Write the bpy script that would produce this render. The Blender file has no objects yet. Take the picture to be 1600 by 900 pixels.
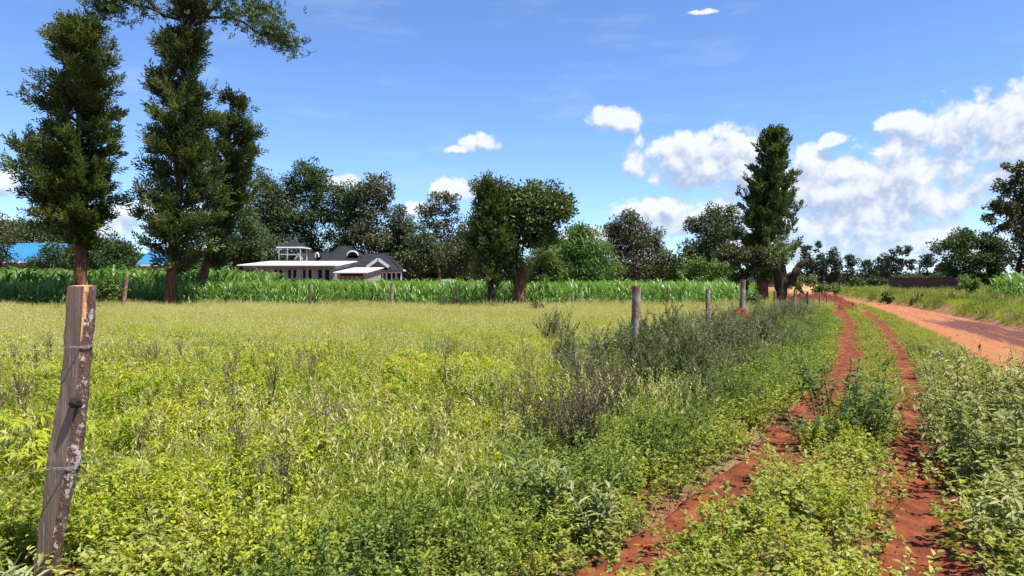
import bpy, math, random
import numpy as np
from mathutils import Vector
random.seed(7); rng = np.random.default_rng(11)
R = math.radians
SC = bpy.context.scene
COL = SC.collection

# ------------------------------------------------------------------ camera, light, sky
EYE = 1.6; FP = 1155.6; HY = 440.0
cam = bpy.data.cameras.new('camera'); cam.lens = 26; cam.sensor_width = 36
cam.clip_start = 0.05; cam.clip_end = 6000
co = bpy.data.objects.new('camera', cam); COL.objects.link(co)
co.location = (0, 0, EYE); co.rotation_euler = (R(90) - math.atan(10 / FP), 0, 0)
SC.camera = co
SC.view_settings.view_transform = 'Standard'; SC.view_settings.look = 'None'
SC.view_settings.exposure = 0.98; SC.view_settings.gamma = 1
SC.view_settings.use_curve_mapping = False

SUN_AZ, SUN_EL = R(118), R(64)         # azimuth measured from +Y (view) towards +X (right)
to_sun = Vector((math.cos(SUN_EL) * math.sin(SUN_AZ), math.cos(SUN_EL) * math.cos(SUN_AZ), math.sin(SUN_EL)))
sl = bpy.data.lights.new('sun', 'SUN'); sl.energy = 5.0; sl.angle = R(0.5); sl.color = (1, 0.95, 0.87)
so = bpy.data.objects.new('sun', sl); COL.objects.link(so)
so.rotation_euler = to_sun.to_track_quat('Z', 'Y').to_euler(); so.location = (10, 10, 40)

world = bpy.data.worlds.new('World'); SC.world = world; world.use_nodes = True

class NT:
    """tiny node helper"""
    def __init__(s, tree): s.t = tree; s.n = tree.nodes; s.l = tree.links
    def node(s, typ, **kw):
        n = s.n.new(typ)
        for k, v in kw.items(): setattr(n, k, v)
        return n
    def put(s, sock, v):
        if isinstance(v, bpy.types.NodeSocket): s.l.new(v, sock)
        elif v is not None: sock.default_value = v
    def m(s, op, a, b=None, c=None, clamp=False):
        n = s.node('ShaderNodeMath', operation=op, use_clamp=clamp)
        s.put(n.inputs[0], a); s.put(n.inputs[1], b)
        if c is not None: s.put(n.inputs[2], c)
        return n.outputs[0]
    def vm(s, op, a, b=None):
        n = s.node('ShaderNodeVectorMath', operation=op)
        s.put(n.inputs[0], a); s.put(n.inputs[1], b)
        return n.outputs[0]
    def comb(s, x, y, z):
        n = s.node('ShaderNodeCombineXYZ'); s.put(n.inputs[0], x); s.put(n.inputs[1], y); s.put(n.inputs[2], z); return n.outputs[0]
    def noise(s, vec, scale, detail=4, rough=0.55, dist=0.0):
        n = s.node('ShaderNodeTexNoise'); s.put(n.inputs['Vector'], vec)
        n.inputs['Scale'].default_value = scale; n.inputs['Detail'].default_value = detail
        n.inputs['Roughness'].default_value = rough; n.inputs['Distortion'].default_value = dist
        return n.outputs['Fac']
    def smooth(s, v, a, b, lo=0.0, hi=1.0):
        n = s.node('ShaderNodeMapRange', interpolation_type='SMOOTHSTEP')
        s.put(n.inputs[0], v); n.inputs[1].default_value = a; n.inputs[2].default_value = b
        n.inputs[3].default_value = lo; n.inputs[4].default_value = hi
        return n.outputs[0]
    def mix(s, f, a, b, typ='MIX'):
        n = s.node('ShaderNodeMix', data_type='RGBA', blend_type=typ)
        s.put(n.inputs[0], f)
        for i, v in ((6, a), (7, b)):
            if isinstance(v, tuple) and len(v) == 3: v = v + (1,)
            s.put(n.inputs[i], v)
        return n.outputs[2]

def build_sky():
    T = NT(world.node_tree); T.n.clear()
    sky = T.node('ShaderNodeTexSky', sky_type='NISHITA'); sky.sun_disc = False
    sky.sun_elevation = SUN_EL; sky.sun_rotation = SUN_AZ
    sky.altitude = 1500; sky.air_density = 1.0; sky.dust_density = 0.6; sky.ozone_density = 2.0
    bg = T.node('ShaderNodeBackground'); bg.inputs[1].default_value = 0.095
    T.l.new(T.mix(1.0, sky.outputs[0], (0.76, 0.92, 1.18), 'MULTIPLY'), bg.inputs[0])
    geo = T.node('ShaderNodeNewGeometry')
    tc = T.node('ShaderNodeTexCoord')
    d = tc.outputs['Generated']
    sep = T.node('ShaderNodeSeparateXYZ'); T.l.new(d, sep.inputs[0])
    az = T.m('ARCTAN2', sep.outputs[0], sep.outputs[1])
    el = T.m('ARCSINE', sep.outputs[2])
    # clouds, by compass direction and height above the horizon: (px, py, rx, ry) measured on the photo
    CL = [(958,188,44,22), (985,186,22,14), (750,224,36,18), (715,232,22,7), (1098,22,24,4),
          (1070,248,98,42), (1115,235,78,38), (1165,265,60,46), (1130,262,90,40),
          (1220,280,50,46), (1340,300,165,72), (1412,255,46,44), (1262,268,60,42), (1330,330,170,60), (1440,325,62,38), (1320,265,60,30), (1380,345,110,34), (1240,340,70,50),
          (1565,200,118,56), (1580,240,100,46), (1430,194,56,19), (1590,230,70,48), (1550,275,34,14), (1640,200,90,70),
          (1340,355,165,40), (1290,310,110,50), (1100,258,70,30), (1010,326,64,22), (1070,345,90,30), (1120,330,50,26), (710,296,44,24), (655,325,28,15), (530,284,34,14), (2,282,30,22),
          (90,352,120,22), (1303,216,20,11), (1495,260,16,13), (250,330,120,16), (1280,382,170,24), (1480,380,110,18), (940,372,120,18), (1620,330,50,20),
          (-260,230,140,50), (-500,120,120,50), (1900,120,150,60), (2200,240,220,70)]
    warp_n = T.node('ShaderNodeTexNoise'); T.put(warp_n.inputs['Vector'], d); warp_n.inputs['Scale'].default_value = 16
    warp_n.inputs['Detail'].default_value = 5; warp_n.inputs['Roughness'].default_value = 0.6
    wv = T.vm('SUBTRACT', warp_n.outputs['Color'], (0.5, 0.5, 0.5))
    ws = T.node('ShaderNodeSeparateXYZ'); T.l.new(wv, ws.inputs[0])
    azw = T.m('MULTIPLY_ADD', ws.outputs[0], 0.020, az); elw = T.m('MULTIPLY_ADD', ws.outputs[1], 0.018, el)
    def field(doff_a, doff_e, det, na, pa, off=0.72):
        a0 = T.m('ADD', azw, doff_a); e0 = T.m('ADD', elw, doff_e)
        F = None
        for (px, py, rx, ry) in CL:
            a = math.atan2(px - 800, FP); e = math.atan((HY - py) / math.hypot(FP, px - 800))
            dx = T.m('MULTIPLY', T.m('SUBTRACT', a0, a), FP / rx)
            dy = T.m('MULTIPLY', T.m('SUBTRACT', e0, e), FP / ry)
            q = T.m('SUBTRACT', 1.0, T.m('ADD', T.m('MULTIPLY', dx, dx), T.m('MULTIPLY', dy, dy)))
            F = q if F is None else T.node_smax(F, q)
        F = T.m('MINIMUM', F, 1.2)
        dd = T.vm('ADD', d, (doff_a, 0, doff_e))
        n1 = T.noise(dd, 24, det, 0.6)
        vn = T.node('ShaderNodeTexVoronoi', feature='SMOOTH_F1'); T.put(vn.inputs['Vector'], T.vm('ADD', dd, T.vm('MULTIPLY', wv, (0.03, 0.03, 0.03))))
        vn.inputs['Scale'].default_value = 34; vn.inputs['Smoothness'].default_value = 0.35
        try: vn.inputs['Detail'].default_value = 3.0 if det > 4 else 1.0; vn.inputs['Roughness'].default_value = 0.55
        except Exception: pass
        puff = T.m('SUBTRACT', 0.42, vn.outputs['Distance'])
        return T.m('ADD', T.m('MULTIPLY_ADD', T.m('SUBTRACT', n1, 0.5), na, F), T.m('MULTIPLY_ADD', puff, pa, off))
    def smax(a, b):
        n = T.node('ShaderNodeMath', operation='SMOOTH_MAX'); T.put(n.inputs[0], a); T.put(n.inputs[1], b); n.inputs[2].default_value = 0.25
        return n.outputs[0]
    T.node_smax = smax
    F0 = field(0.0, 0.0, 9, 2.0, 1.1); G0 = field(0.0, 0.0, 5, 1.3, 0.9); G1 = field(0.005, 0.016, 5, 1.3, 0.9)
    dens = T.smooth(F0, -0.05, 0.78)
    lit = T.smooth(T.m('SUBTRACT', G0, G1), -0.60, 0.62)
    core = T.smooth(G0, 0.4, 2.2, 1.0, 0.86)
    lf = T.m('MULTIPLY', lit, core)
    ccol = T.mix(lf, (0.44, 0.54, 0.74), (0.90, 0.93, 0.98))
    cb = T.node('ShaderNodeBackground'); T.l.new(ccol, cb.inputs[0]); cb.inputs[1].default_value = 0.55
    low = T.smooth(el, 0.0, 0.10, 0.75, 1.0)
    wisp = T.m('MULTIPLY', T.smooth(T.noise(T.vm('MULTIPLY', d, (3, 3, 14)), 2.2, 6, 0.6), 0.5, 0.75), 0.12)
    fac = T.m('MAXIMUM', T.m('MULTIPLY', dens, T.m('MULTIPLY', low, 0.97)), wisp)
    ms = T.node('ShaderNodeMixShader'); T.l.new(fac, ms.inputs[0]); T.l.new(bg.outputs[0], ms.inputs[1]); T.l.new(cb.outputs[0], ms.inputs[2])
    out = T.node('ShaderNodeOutputWorld'); T.l.new(ms.outputs[0], out.inputs[0])
    world.cycles.sampling_method = 'MANUAL'; world.cycles.sample_map_resolution = 512
build_sky()

# ------------------------------------------------------------------ helpers
def X(px, d): return (px - 800) / FP * d
def Z(py, d): return EYE - (py - HY) / FP * d

def make_mesh(name, V, groups, attrs=None, smooth=False):
    """groups: list of (faces array (n,k), material index or array)"""
    me = bpy.data.meshes.new(name)
    V = np.asarray(V, dtype=np.float32)
    groups = [(np.asarray(f, dtype=np.int32), mi) for f, mi in groups if len(f)]
    nl = sum(f.size for f, _ in groups); nf = sum(len(f) for f, _ in groups)
    me.vertices.add(len(V)); me.vertices.foreach_set('co', V.ravel())
    me.loops.add(nl); me.polygons.add(nf)
    me.loops.foreach_set('vertex_index', np.concatenate([f.ravel() for f, _ in groups]))
    st, c = [], 0
    for f, _ in groups:
        st.append(c + np.arange(len(f), dtype=np.int32) * f.shape[1]); c += f.size
    me.polygons.foreach_set('loop_start', np.concatenate(st))
    me.polygons.foreach_set('material_index', np.concatenate([np.broadcast_to(np.asarray(mi, dtype=np.int32), (len(f),)) for f, mi in groups]))
    me.polygons.foreach_set('use_smooth', np.full(nf, smooth))
    if attrs:
        for k, a in attrs.items():
            at = me.attributes.new(k, 'FLOAT', 'FACE'); at.data.foreach_set('value', np.asarray(a, dtype=np.float32))
    me.update(calc_edges=True)
    return me

class MB:
    """mesh builder collecting verts and faces, one object at the end"""
    def __init__(s): s.V = []; s.F = []; s.n = 0; s.A = []
    def add(s, V, F, mi=0, a=None):
        V = np.asarray(V, float); F = np.asarray(F, int)
        if len(F) == 0: return
        s.V.append(V); s.F.append((F + s.n, mi)); s.n += len(V)
        s.A.append(np.full(len(F), 0.5) if a is None else np.asarray(a, float))
    def box(s, x0, x1, y0, y1, z0, z1, mi=0):
        v = [(x, y, z) for z in (z0, z1) for y in (y0, y1) for x in (x0, x1)]
        f = [(0, 2, 3, 1), (4, 5, 7, 6), (0, 1, 5, 4), (2, 6, 7, 3), (0, 4, 6, 2), (1, 3, 7, 5)]
        s.add(v, f, mi)
    def poly(s, pts, faces, mi=0):
        by = {}
        for f in faces: by.setdefault(len(f), []).append(f)
        first = True
        for k, fs in by.items():
            s.add(pts, fs, mi)
    def tube(s, P, r, sides=8, mi=0, cap=True, bump=0.0):
        V, F = tube(P, r, sides, bump)
        s.add(V, F, mi)
        if cap:
            n = len(P)
            s.add(V[-sides:], [tuple(range(sides))], mi)
    def bar(s, a, b, w, h=None, mi=0):
        """rectangular bar from a to b"""
        a = Vector(a); b = Vector(b); d = (b - a).normalized(); h = h or w
        u = d.cross(Vector((0, 0, 1)))
        if u.length < 0.01: u = Vector((1, 0, 0))
        u.normalize(); v = u.cross(d)
        pts = [p + u * (sx * w / 2) + v * (sz * h / 2) for p in (a, b) for sx, sz in ((-1, -1), (1, -1), (1, 1), (-1, 1))]
        s.add([tuple(p) for p in pts], [(0, 1, 2, 3), (7, 6, 5, 4), (0, 4, 5, 1), (1, 5, 6, 2), (2, 6, 7, 3), (3, 7, 4, 0)], mi)
    def build(s, name, mats, parent=None, smooth=False, link=True):
        me = make_mesh(name, np.concatenate(s.V), s.F, {'rnd': np.concatenate(s.A)}, smooth)
        for m in (mats if isinstance(mats, (list, tuple)) else [mats]): me.materials.append(m)
        o = bpy.data.objects.new(name, me)
        if link: COL.objects.link(o)
        if parent: o.parent = parent
        return o

def tube(P, r, sides=8, bump=0.0):
    P = np.asarray(P, float); r = np.broadcast_to(np.asarray(r, float), (len(P),))
    T = np.gradient(P, axis=0); T /= np.linalg.norm(T, axis=1)[:, None] + 1e-9
    ref = np.array([0.31, 0.95, 0.05]); 
    if abs(T[0] @ ref) > .9: ref = np.array([1., 0, 0])
    U = np.cross(T, ref); U /= np.linalg.norm(U, axis=1)[:, None] + 1e-9
    W = np.cross(T, U)
    a = np.arange(sides) / sides * 2 * np.pi
    rr = r[:, None] * (1 + bump * rng.normal(size=(len(P), sides)))
    V = P[:, None] + U[:, None] * (np.cos(a) * rr)[..., None] + W[:, None] * (np.sin(a) * rr)[..., None]
    i = np.arange(len(P) - 1)[:, None] * sides; j = np.arange(sides)[None]; k = (j + 1) % sides
    F = np.stack([i + j, i + k, i + sides + k, i + sides + j], -1).reshape(-1, 4)
    return V.reshape(-1, 3), F

def empty(name, loc=(0, 0, 0)):
    o = bpy.data.objects.new(name, None); COL.objects.link(o); o.location = loc; return o
def tag(o, label=None, cat=None, group=None, kind=None):
    if label: o['label'] = label
    if cat: o['category'] = cat
    if group: o['group'] = group
    if kind: o['kind'] = kind
    return o

def unit(v): return v / (np.linalg.norm(v, axis=-1, keepdims=True) + 1e-9)

def leaves(P, D, N, L, W, fold=0.25, shape='quad', curl=0.0):
    """P base points, D directions, N approximate normals, L length, W width. returns V, F, per-leaf face count"""
    n = len(P); D = unit(D); S = unit(np.cross(D, N)); N2 = np.cross(S, D)
    L = np.broadcast_to(L, (n,))[:, None]; W = np.broadcast_to(W, (n,))[:, None]
    if shape == 'quad':      # pointed diamond
        V = np.stack([P, P + D * L * .45 + S * W * .5 + N2 * W * fold, P + D * L - N2 * L * curl, P + D * L * .45 - S * W * .5 + N2 * W * fold], 1)
        F = np.arange(n)[:, None] * 4 + np.array([[0, 1, 2, 3]])
        F = np.concatenate([np.arange(n)[:, None] * 4 + np.array([[0, 1, 2]]), np.arange(n)[:, None] * 4 + np.array([[0, 2, 3]])], 1).reshape(-1, 3)
        return V.reshape(-1, 3), F, 2
    if shape == 'leaf':      # 7 verts with midrib fold and curl
        c = [(0, 0, 0), (.3, .42, fold), (.7, .34, fold), (1, 0, 0), (.7, -.34, fold), (.3, -.42, fold), (.5, 0, 0)]
        vs = []
        for (t, w, z) in c:
            vs.append(P + D * L * t + S * W * w + N2 * (W * z * .6 - L * curl * t * t))
        V = np.stack(vs, 1)
        q = np.array([[0, 1, 6], [1, 2, 6], [2, 3, 6], [3, 4, 6], [4, 5, 6], [5, 0, 6]])
        F = (np.arange(n)[:, None, None] * 7 + q[None]).reshape(-1, 3)
        return V.reshape(-1, 3), F, 6
    # blade: bending strip of 3 segments
    ts = [0, .35, .7, 1]; ws = [1, .85, .55, .05]
    vs = []
    for t, w in zip(ts, ws):
        c = P + D * L * t - np.array([0, 0, 1.0]) * L * curl * t * t + 0
        vs += [c + S * W * .5 * w + N2 * W * fold * w, c - S * W * .5 * w + N2 * W * fold * w]
    V = np.stack(vs, 1)
    q = np.array([[0, 1, 3, 2], [2, 3, 5, 4], [4, 5, 7, 6]])
    F = (np.arange(n)[:, None, None] * 8 + q[None]).reshape(-1, 4)
    return V.reshape(-1, 3), F, 3

def rdir(n, up=0.0):
    v = rng.normal(size=(n, 3)); v = unit(v); v[:, 2] += up; return unit(v)

# ------------------------------------------------------------------ materials
def newmat(name):
    m = bpy.data.materials.new(name); m.use_nodes = True
    T = NT(m.node_tree); T.n.clear()
    out = T.node('ShaderNodeOutputMaterial'); b = T.node('ShaderNodeBsdfPrincipled')
    T.l.new(b.outputs[0], out.inputs[0]); T.out = out; T.b = b
    return m, T

def leafmat(name, dark, mid, light, trans=0.35, rough=0.5, spec=0.4, patch=None, inst=0.35, ps=0.6):
    m, T = newmat(name)
    at = T.node('ShaderNodeAttribute', attribute_name='rnd'); oi = T.node('ShaderNodeObjectInfo')
    geo = T.node('ShaderNodeNewGeometry')
    big = T.noise(geo.outputs['Position'], ps, 3, 0.6)
    f = T.m('ADD', T.m('MULTIPLY', at.outputs['Fac'], 0.55), T.m('MULTIPLY', oi.outputs['Random'], inst))
    f = T.m('ADD', f, T.m('MULTIPLY', T.m('SUBTRACT', big, 0.5), 0.9), clamp=True)
    r = T.node('ShaderNodeValToRGB'); T.l.new(f, r.inputs[0])
    e = r.color_ramp.elements; e[0].position = 0.05; e[0].color = dark + (1,); e[1].position = 0.95; e[1].color = light + (1,)
    k = e.new(0.5); k.color = mid + (1,)
    c = r.outputs[0]
    if patch: c = T.mix(T.smooth(T.noise(geo.outputs['Position'], patch[1], 3, 0.6), 0.48, 0.66), c, patch[0])
    T.l.new(c, T.b.inputs['Base Color']); T.b.inputs['Roughness'].default_value = rough
    T.b.inputs['Specular IOR Level'].default_value = spec
    tr = T.node('ShaderNodeBsdfTranslucent')
    T.l.new(T.mix(1.0, c, (1.35, 1.45, 0.55), 'MULTIPLY'), tr.inputs[0])
    ms = T.node('ShaderNodeMixShader'); ms.inputs[0].default_value = trans
    T.l.new(T.b.outputs[0], ms.inputs[1]); T.l.new(tr.outputs[0], ms.inputs[2]); T.l.new(ms.outputs[0], T.out.inputs[0])
    return m

def rampmat(name, cols, scale, detail=6, rough=0.9, bump=0.0, stretch=(1, 1, 1), bscale=None, coord='Object', spec=0.2, dist=0.0):
    m, T = newmat(name)
    tc = T.node('ShaderNodeTexCoord'); v = T.vm('MULTIPLY', tc.outputs[coord], stretch)
    n = T.noise(v, scale, detail, 0.6, dist)
    r = T.node('ShaderNodeValToRGB'); T.l.new(n, r.inputs[0])
    e = r.color_ramp.elements
    ps = np.linspace(0.32, 0.68, len(cols))
    e[0].position = ps[0]; e[0].color = cols[0] + (1,); e[1].position = ps[-1]; e[1].color = cols[-1] + (1,)
    for p, c in list(zip(ps, cols))[1:-1]: e.new(p).color = c + (1,)
    T.l.new(r.outputs[0], T.b.inputs['Base Color']); T.b.inputs['Roughness'].default_value = rough
    T.b.inputs['Specular IOR Level'].default_value = spec
    if bump:
        bn = T.node('ShaderNodeBump'); bn.inputs['Strength'].default_value = 0.8; bn.inputs['Distance'].default_value = bump
        T.l.new(T.noise(v, bscale or scale * 3, 8, 0.65), bn.inputs['Height']); T.l.new(bn.outputs[0], T.b.inputs['Normal'])
    m['T'] = 0
    return m

M = {}
M['soil'] = rampmat('red_soil', [(0.085, 0.022, 0.009), (0.15, 0.038, 0.014), (0.25, 0.075, 0.028)], 5.0, 8, 0.95, 0.03, bscale=22)
M['heap'] = rampmat('dug_red_soil', [(0.075, 0.016, 0.009), (0.13, 0.027, 0.014), (0.20, 0.045, 0.022)], 4.0, 8, 0.95, 0.05, bscale=10)
M['bark_red'] = rampmat('reddish_bark', [(0.05, 0.022, 0.014), (0.12, 0.05, 0.03), (0.20, 0.09, 0.055)], 2.5, 8, 0.95, 0.03, (4, 4, 0.6), 9)
M['bark_dark'] = rampmat('dark_bark', [(0.018, 0.011, 0.009), (0.04, 0.024, 0.018), (0.075, 0.045, 0.034)], 3, 8, 0.95, 0.03, (4, 4, 0.6), 9)
M['bark_pale'] = rampmat('pale_bark', [(0.12, 0.09, 0.065), (0.22, 0.18, 0.14), (0.34, 0.30, 0.25)], 2.5, 8, 0.9, 0.02, (3, 3, 0.5), 9)
M['bark_tan'] = rampmat('peeling_bark', [(0.06, 0.022, 0.015), (0.16, 0.065, 0.038), (0.28, 0.16, 0.10)], 2.2, 8, 0.9, 0.04, (3, 3, 0.6), 9)
M['roof_tile'] = None
M['leaf_weed'] = leafmat('weed_leaf', (0.12, 0.165, 0.012), (0.30, 0.36, 0.028), (0.52, 0.53, 0.05), 0.42, 0.6, 0.2, patch=((0.46, 0.43, 0.04), 0.9))
M['leaf_mid'] = leafmat('herb_leaf', (0.075, 0.12, 0.018), (0.175, 0.235, 0.036), (0.33, 0.37, 0.08), 0.38, 0.55, 0.25)
M['leaf_ground'] = leafmat('ground_leaf', (0.13, 0.155, 0.025), (0.27, 0.30, 0.052), (0.46, 0.46, 0.12), 0.4, 0.55, 0.25)
M['leaf_sage'] = leafmat('grey_shrub_leaf', (0.075, 0.092, 0.034), (0.18, 0.20, 0.085), (0.44, 0.43, 0.26), 0.3, 0.7, 0.15)
M['leaf_dry'] = leafmat('withered_leaf', (0.07, 0.05, 0.035), (0.15, 0.12, 0.08), (0.30, 0.25, 0.17), 0.2, 0.7, 0.15)
M['leaf_silver'] = leafmat('silvery_leaf', (0.10, 0.13, 0.045), (0.19, 0.22, 0.09), (0.34, 0.36, 0.18), 0.3, 0.6, 0.2)
M['leaf_broad'] = leafmat('broad_leaf', (0.13, 0.15, 0.04), (0.27, 0.28, 0.095), (0.48, 0.47, 0.24), 0.32, 0.6, 0.2)
M['leaf_dark_broad'] = leafmat('dark_broad_leaf', (0.045, 0.075, 0.018), (0.10, 0.14, 0.035), (0.21, 0.25, 0.08), 0.28, 0.6, 0.2)
M['grass'] = leafmat('grass_blade', (0.16, 0.20, 0.022), (0.33, 0.37, 0.05), (0.52, 0.50, 0.11), 0.42, 0.6, 0.2, ps=0.35)
M['grass_bluish'] = leafmat('cool_grass_blade', (0.06, 0.12, 0.03), (0.12, 0.20, 0.05), (0.22, 0.30, 0.08), 0.35, 0.45, 0.4)
M['dry'] = leafmat('dry_grass', (0.25, 0.31, 0.04), (0.50, 0.52, 0.085), (0.70, 0.64, 0.22), 0.38, 0.6, 0.2, patch=((0.28, 0.40, 0.04), 0.4), ps=0.6)
M['seed'] = leafmat('grass_seed_head', (0.36, 0.29, 0.12), (0.54, 0.48, 0.20), (0.68, 0.60, 0.32), 0.38, 0.7, 0.1, ps=0.2)
M['maize'] = leafmat('maize_leaf', (0.055, 0.13, 0.02), (0.11, 0.22, 0.035), (0.20, 0.32, 0.07), 0.38, 0.38, 0.5, ps=0.3)
M['stem'] = leafmat('green_stem', (0.07, 0.09, 0.03), (0.11, 0.12, 0.05), (0.16, 0.14, 0.07), 0.1)
M['twig'] = leafmat('brown_twig', (0.05, 0.03, 0.02), (0.09, 0.06, 0.04), (0.14, 0.10, 0.07), 0.0)
M['t_grev'] = leafmat('silky_oak_leaf', (0.034, 0.052, 0.015), (0.105, 0.135, 0.034), (0.52, 0.50, 0.12), 0.36, 0.5, 0.3, inst=0.0, ps=0.7)
M['t_grev2'] = leafmat('dull_silky_oak_leaf', (0.036, 0.052, 0.018), (0.105, 0.130, 0.042), (0.46, 0.44, 0.15), 0.34, 0.5, 0.3, inst=0.0, ps=0.7)
M['t_euc'] = leafmat('gum_leaf', (0.038, 0.060, 0.024), (0.088, 0.115, 0.042), (0.19, 0.205, 0.085), 0.27, 0.5, 0.3, inst=0.1, ps=0.25)
M['t_eucw'] = leafmat('warm_gum_leaf', (0.045, 0.048, 0.020), (0.095, 0.095, 0.040), (0.19, 0.165, 0.075), 0.25, 0.45, 0.4, inst=0.1, ps=0.25)
M['t_dark'] = leafmat('dark_tree_leaf', (0.026, 0.050, 0.014), (0.066, 0.104, 0.028), (0.165, 0.20, 0.055), 0.27, 0.5, 0.3, inst=0.1, ps=0.3)
M['t_brown'] = leafmat('rusty_tree_leaf', (0.042, 0.048, 0.018), (0.095, 0.098, 0.036), (0.19, 0.165, 0.07), 0.24, 0.5, 0.3, inst=0.0, ps=0.4)
M['t_fig'] = leafmat('glossy_tree_leaf', (0.036, 0.058, 0.014), (0.090, 0.125, 0.028), (0.20, 0.235, 0.06), 0.28, 0.45, 0.4, inst=0.0, ps=0.6)
M['t_bright'] = leafmat('fresh_tree_leaf', (0.075, 0.13, 0.026), (0.16, 0.25, 0.05), (0.31, 0.40, 0.11), 0.3, 0.5, 0.3, inst=0.0, ps=0.8)
M['t_lime'] = leafmat('lime_bush_leaf', (0.07, 0.11, 0.02), (0.13, 0.18, 0.035), (0.22, 0.26, 0.06), 0.35, 0.45, 0.4, inst=0.0, ps=0.8)
M['t_far'] = leafmat('distant_tree_leaf', (0.035, 0.055, 0.040), (0.055, 0.080, 0.055), (0.095, 0.120, 0.075), 0.2, 0.6, 0.2, inst=0.1, ps=0.15)
M['flower'] = leafmat('orange_blossom', (0.5, 0.25, 0.03), (0.6, 0.35, 0.05), (0.65, 0.48, 0.12), 0.2)
M['redweed'] = leafmat('reddish_weed', (0.14, 0.05, 0.04), (0.24, 0.11, 0.08), (0.34, 0.2, 0.14), 0.2)

# ------------------------------------------------------------------ layout of the land (metres; x right, y away)
TL = np.array([(-3.0, -2), (-.9, 1.5), (.52, 4.02), (.85, 4.5), (1.38, 5.28), (2.12, 6.37), (2.9, 7.7), (4.35, 10.3), (6.46, 14.2), (9.3, 20.5), (12.3, 27), (20, 46), (23, 56)])
TR = np.array([(-.6, -2), (1.2, 1.5), (2.36, 4.2), (2.85, 5.1), (3.6, 6.6), (4.35, 8), (6, 10.9), (8.1, 15.4), (11.7, 23), (15.2, 31), (21, 45), (24, 56)])
RN = np.array([(1.5, -6), (3.6, 2), (5.5, 6.5), (7.75, 11.2), (10.9, 17.8), (14.2, 25.7), (18.5, 36), (23.4, 48.6), (28.6, 65), (36, 90), (50, 140), (95, 300)])
RF = np.array([(6, -6), (8, 2), (10.2, 7), (12.9, 14), (16.4, 23.7), (20.4, 33.6), (24.6, 45.5), (28, 57.8), (33.5, 75), (40, 95), (54, 140), (100, 300)])
FX = np.array([(-7, -3), (-4.5, .5), (-2.7, 3.9), (1.93, 11.5), (4.27, 16), (6.86, 22), (8.9, 25.5), (12.8, 32), (15.5, 37), (17.7, 41), (24, 58), (40, 100)])
def at(P, y): return np.interp(y, P[:, 1], P[:, 0])
def wob(x, y, s=1.0, seed=0.0):
    return (np.sin(x * 1.7 * s + 1.3 * y * s + seed) + np.sin(x * 3.1 * s - 2.3 * y * s + 2 * seed + 1) * .6 + np.sin(-x * 5.3 * s + 4.1 * y * s + 3 * seed + 2) * .35 + np.sin(x * 9.7 * s + 8.3 * y * s + seed) * .2) / 2.15
def H(x, y):
    x = np.asarray(x, float); y = np.asarray(y, float)
    h = 0.03 * wob(x, y, .45)
    tr = np.minimum(np.abs(x - at(TL, y)), np.abs(x - at(TR, y)))
    h = h - 0.05 * np.clip(1 - tr / .5, 0, 1) * (y < 48)
    inr = (x > at(RN, y)) & (x < at(RF, y))
    h = np.where(inr, 0.015 * wob(x, y, .6), h)
    db = x - at(RF, y)
    h = h + 0.45 * np.clip((db - .05) / .6, 0, 1) * np.clip(1.6 - db / 60, .3, 1) * (y < 110) + 0.35 * np.clip(db / 12, 0, 1) * (y < 110)
    return h
def w_tl(y, x): return (np.interp(y, [0, 5, 8, 14, 30, 50], [.19, .21, .28, .29, .33, .6])) * (1 + .28 * wob(x, y, 1.2, 3))
def w_tr(y, x): return (np.interp(y, [0, 5, 6.5, 8, 11, 20, 50], [.29, .28, .21, .17, .17, .23, .4])) * (1 + .3 * wob(x, y, 1.3, 7))

def build_ground():
    def axis(lo, hi, c, fine, grow):
        out = [c]; s = fine
        while out[-1] < hi: out.append(out[-1] + s); s = min(s * grow, 400)
        neg = [c]; s = fine
        while neg[-1] > lo: neg.append(neg[-1] - s); s = min(s * grow, 400)
        return np.array(sorted(set(neg[1:] + out)))
    xs = axis(-3000, 3000, 3.0, 0.16, 1.028); ys = axis(-400, 4500, 5.0, 0.14, 1.02)
    Xg, Yg = np.meshgrid(xs, ys)
    Zg = H(Xg, Yg)
    m = (np.abs(Xg - at(TL, Yg)) < .6) | (np.abs(Xg - at(TR, Yg)) < .6) | ((Xg > at(RN, Yg) - .2) & (Xg < at(RF, Yg) + .02))
    Zg = Zg - np.where(m & (Yg < 290), 0.02, 0)
    V = np.stack([Xg, Yg, Zg], -1).reshape(-1, 3); nx = len(xs)
    i = np.arange(len(ys) - 1)[:, None] * nx + np.arange(nx - 1)[None]
    F = np.stack([i, i + 1, i + nx + 1, i + nx], -1).reshape(-1, 4)
    me = make_mesh('ground', V, [(F, 0)], None, True)
    m, T = newmat('meadow_soil')
    geo = T.node('ShaderNodeNewGeometry'); P = geo.outputs['Position']
    n1 = T.noise(P, 1.4, 8, 0.65); n2 = T.noise(P, 14, 6, 0.7)
    g = T.mix(n1, (0.10, 0.12, 0.03), (0.20, 0.19, 0.06))
    s = T.mix(n2, (0.14, 0.045, 0.022), (0.28, 0.10, 0.05))
    c = T.mix(T.smooth(T.m('ADD', T.m('MULTIPLY', n1, .5), T.m('MULTIPLY', n2, .5)), 0.47, 0.6), s, g)
    T.l.new(c, T.b.inputs['Base Color']); T.b.inputs['Roughness'].default_value = 0.95
    bn = T.node('ShaderNodeBump'); bn.inputs['Distance'].default_value = 0.04; T.l.new(n2, bn.inputs['Height']); T.l.new(bn.outputs[0], T.b.inputs['Normal'])
    me.materials.append(m)
    o = bpy.data.objects.new('ground', me); COL.objects.link(o); tag(o, 'red earth and low green growth under the meadow and verges', kind='structure')

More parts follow.
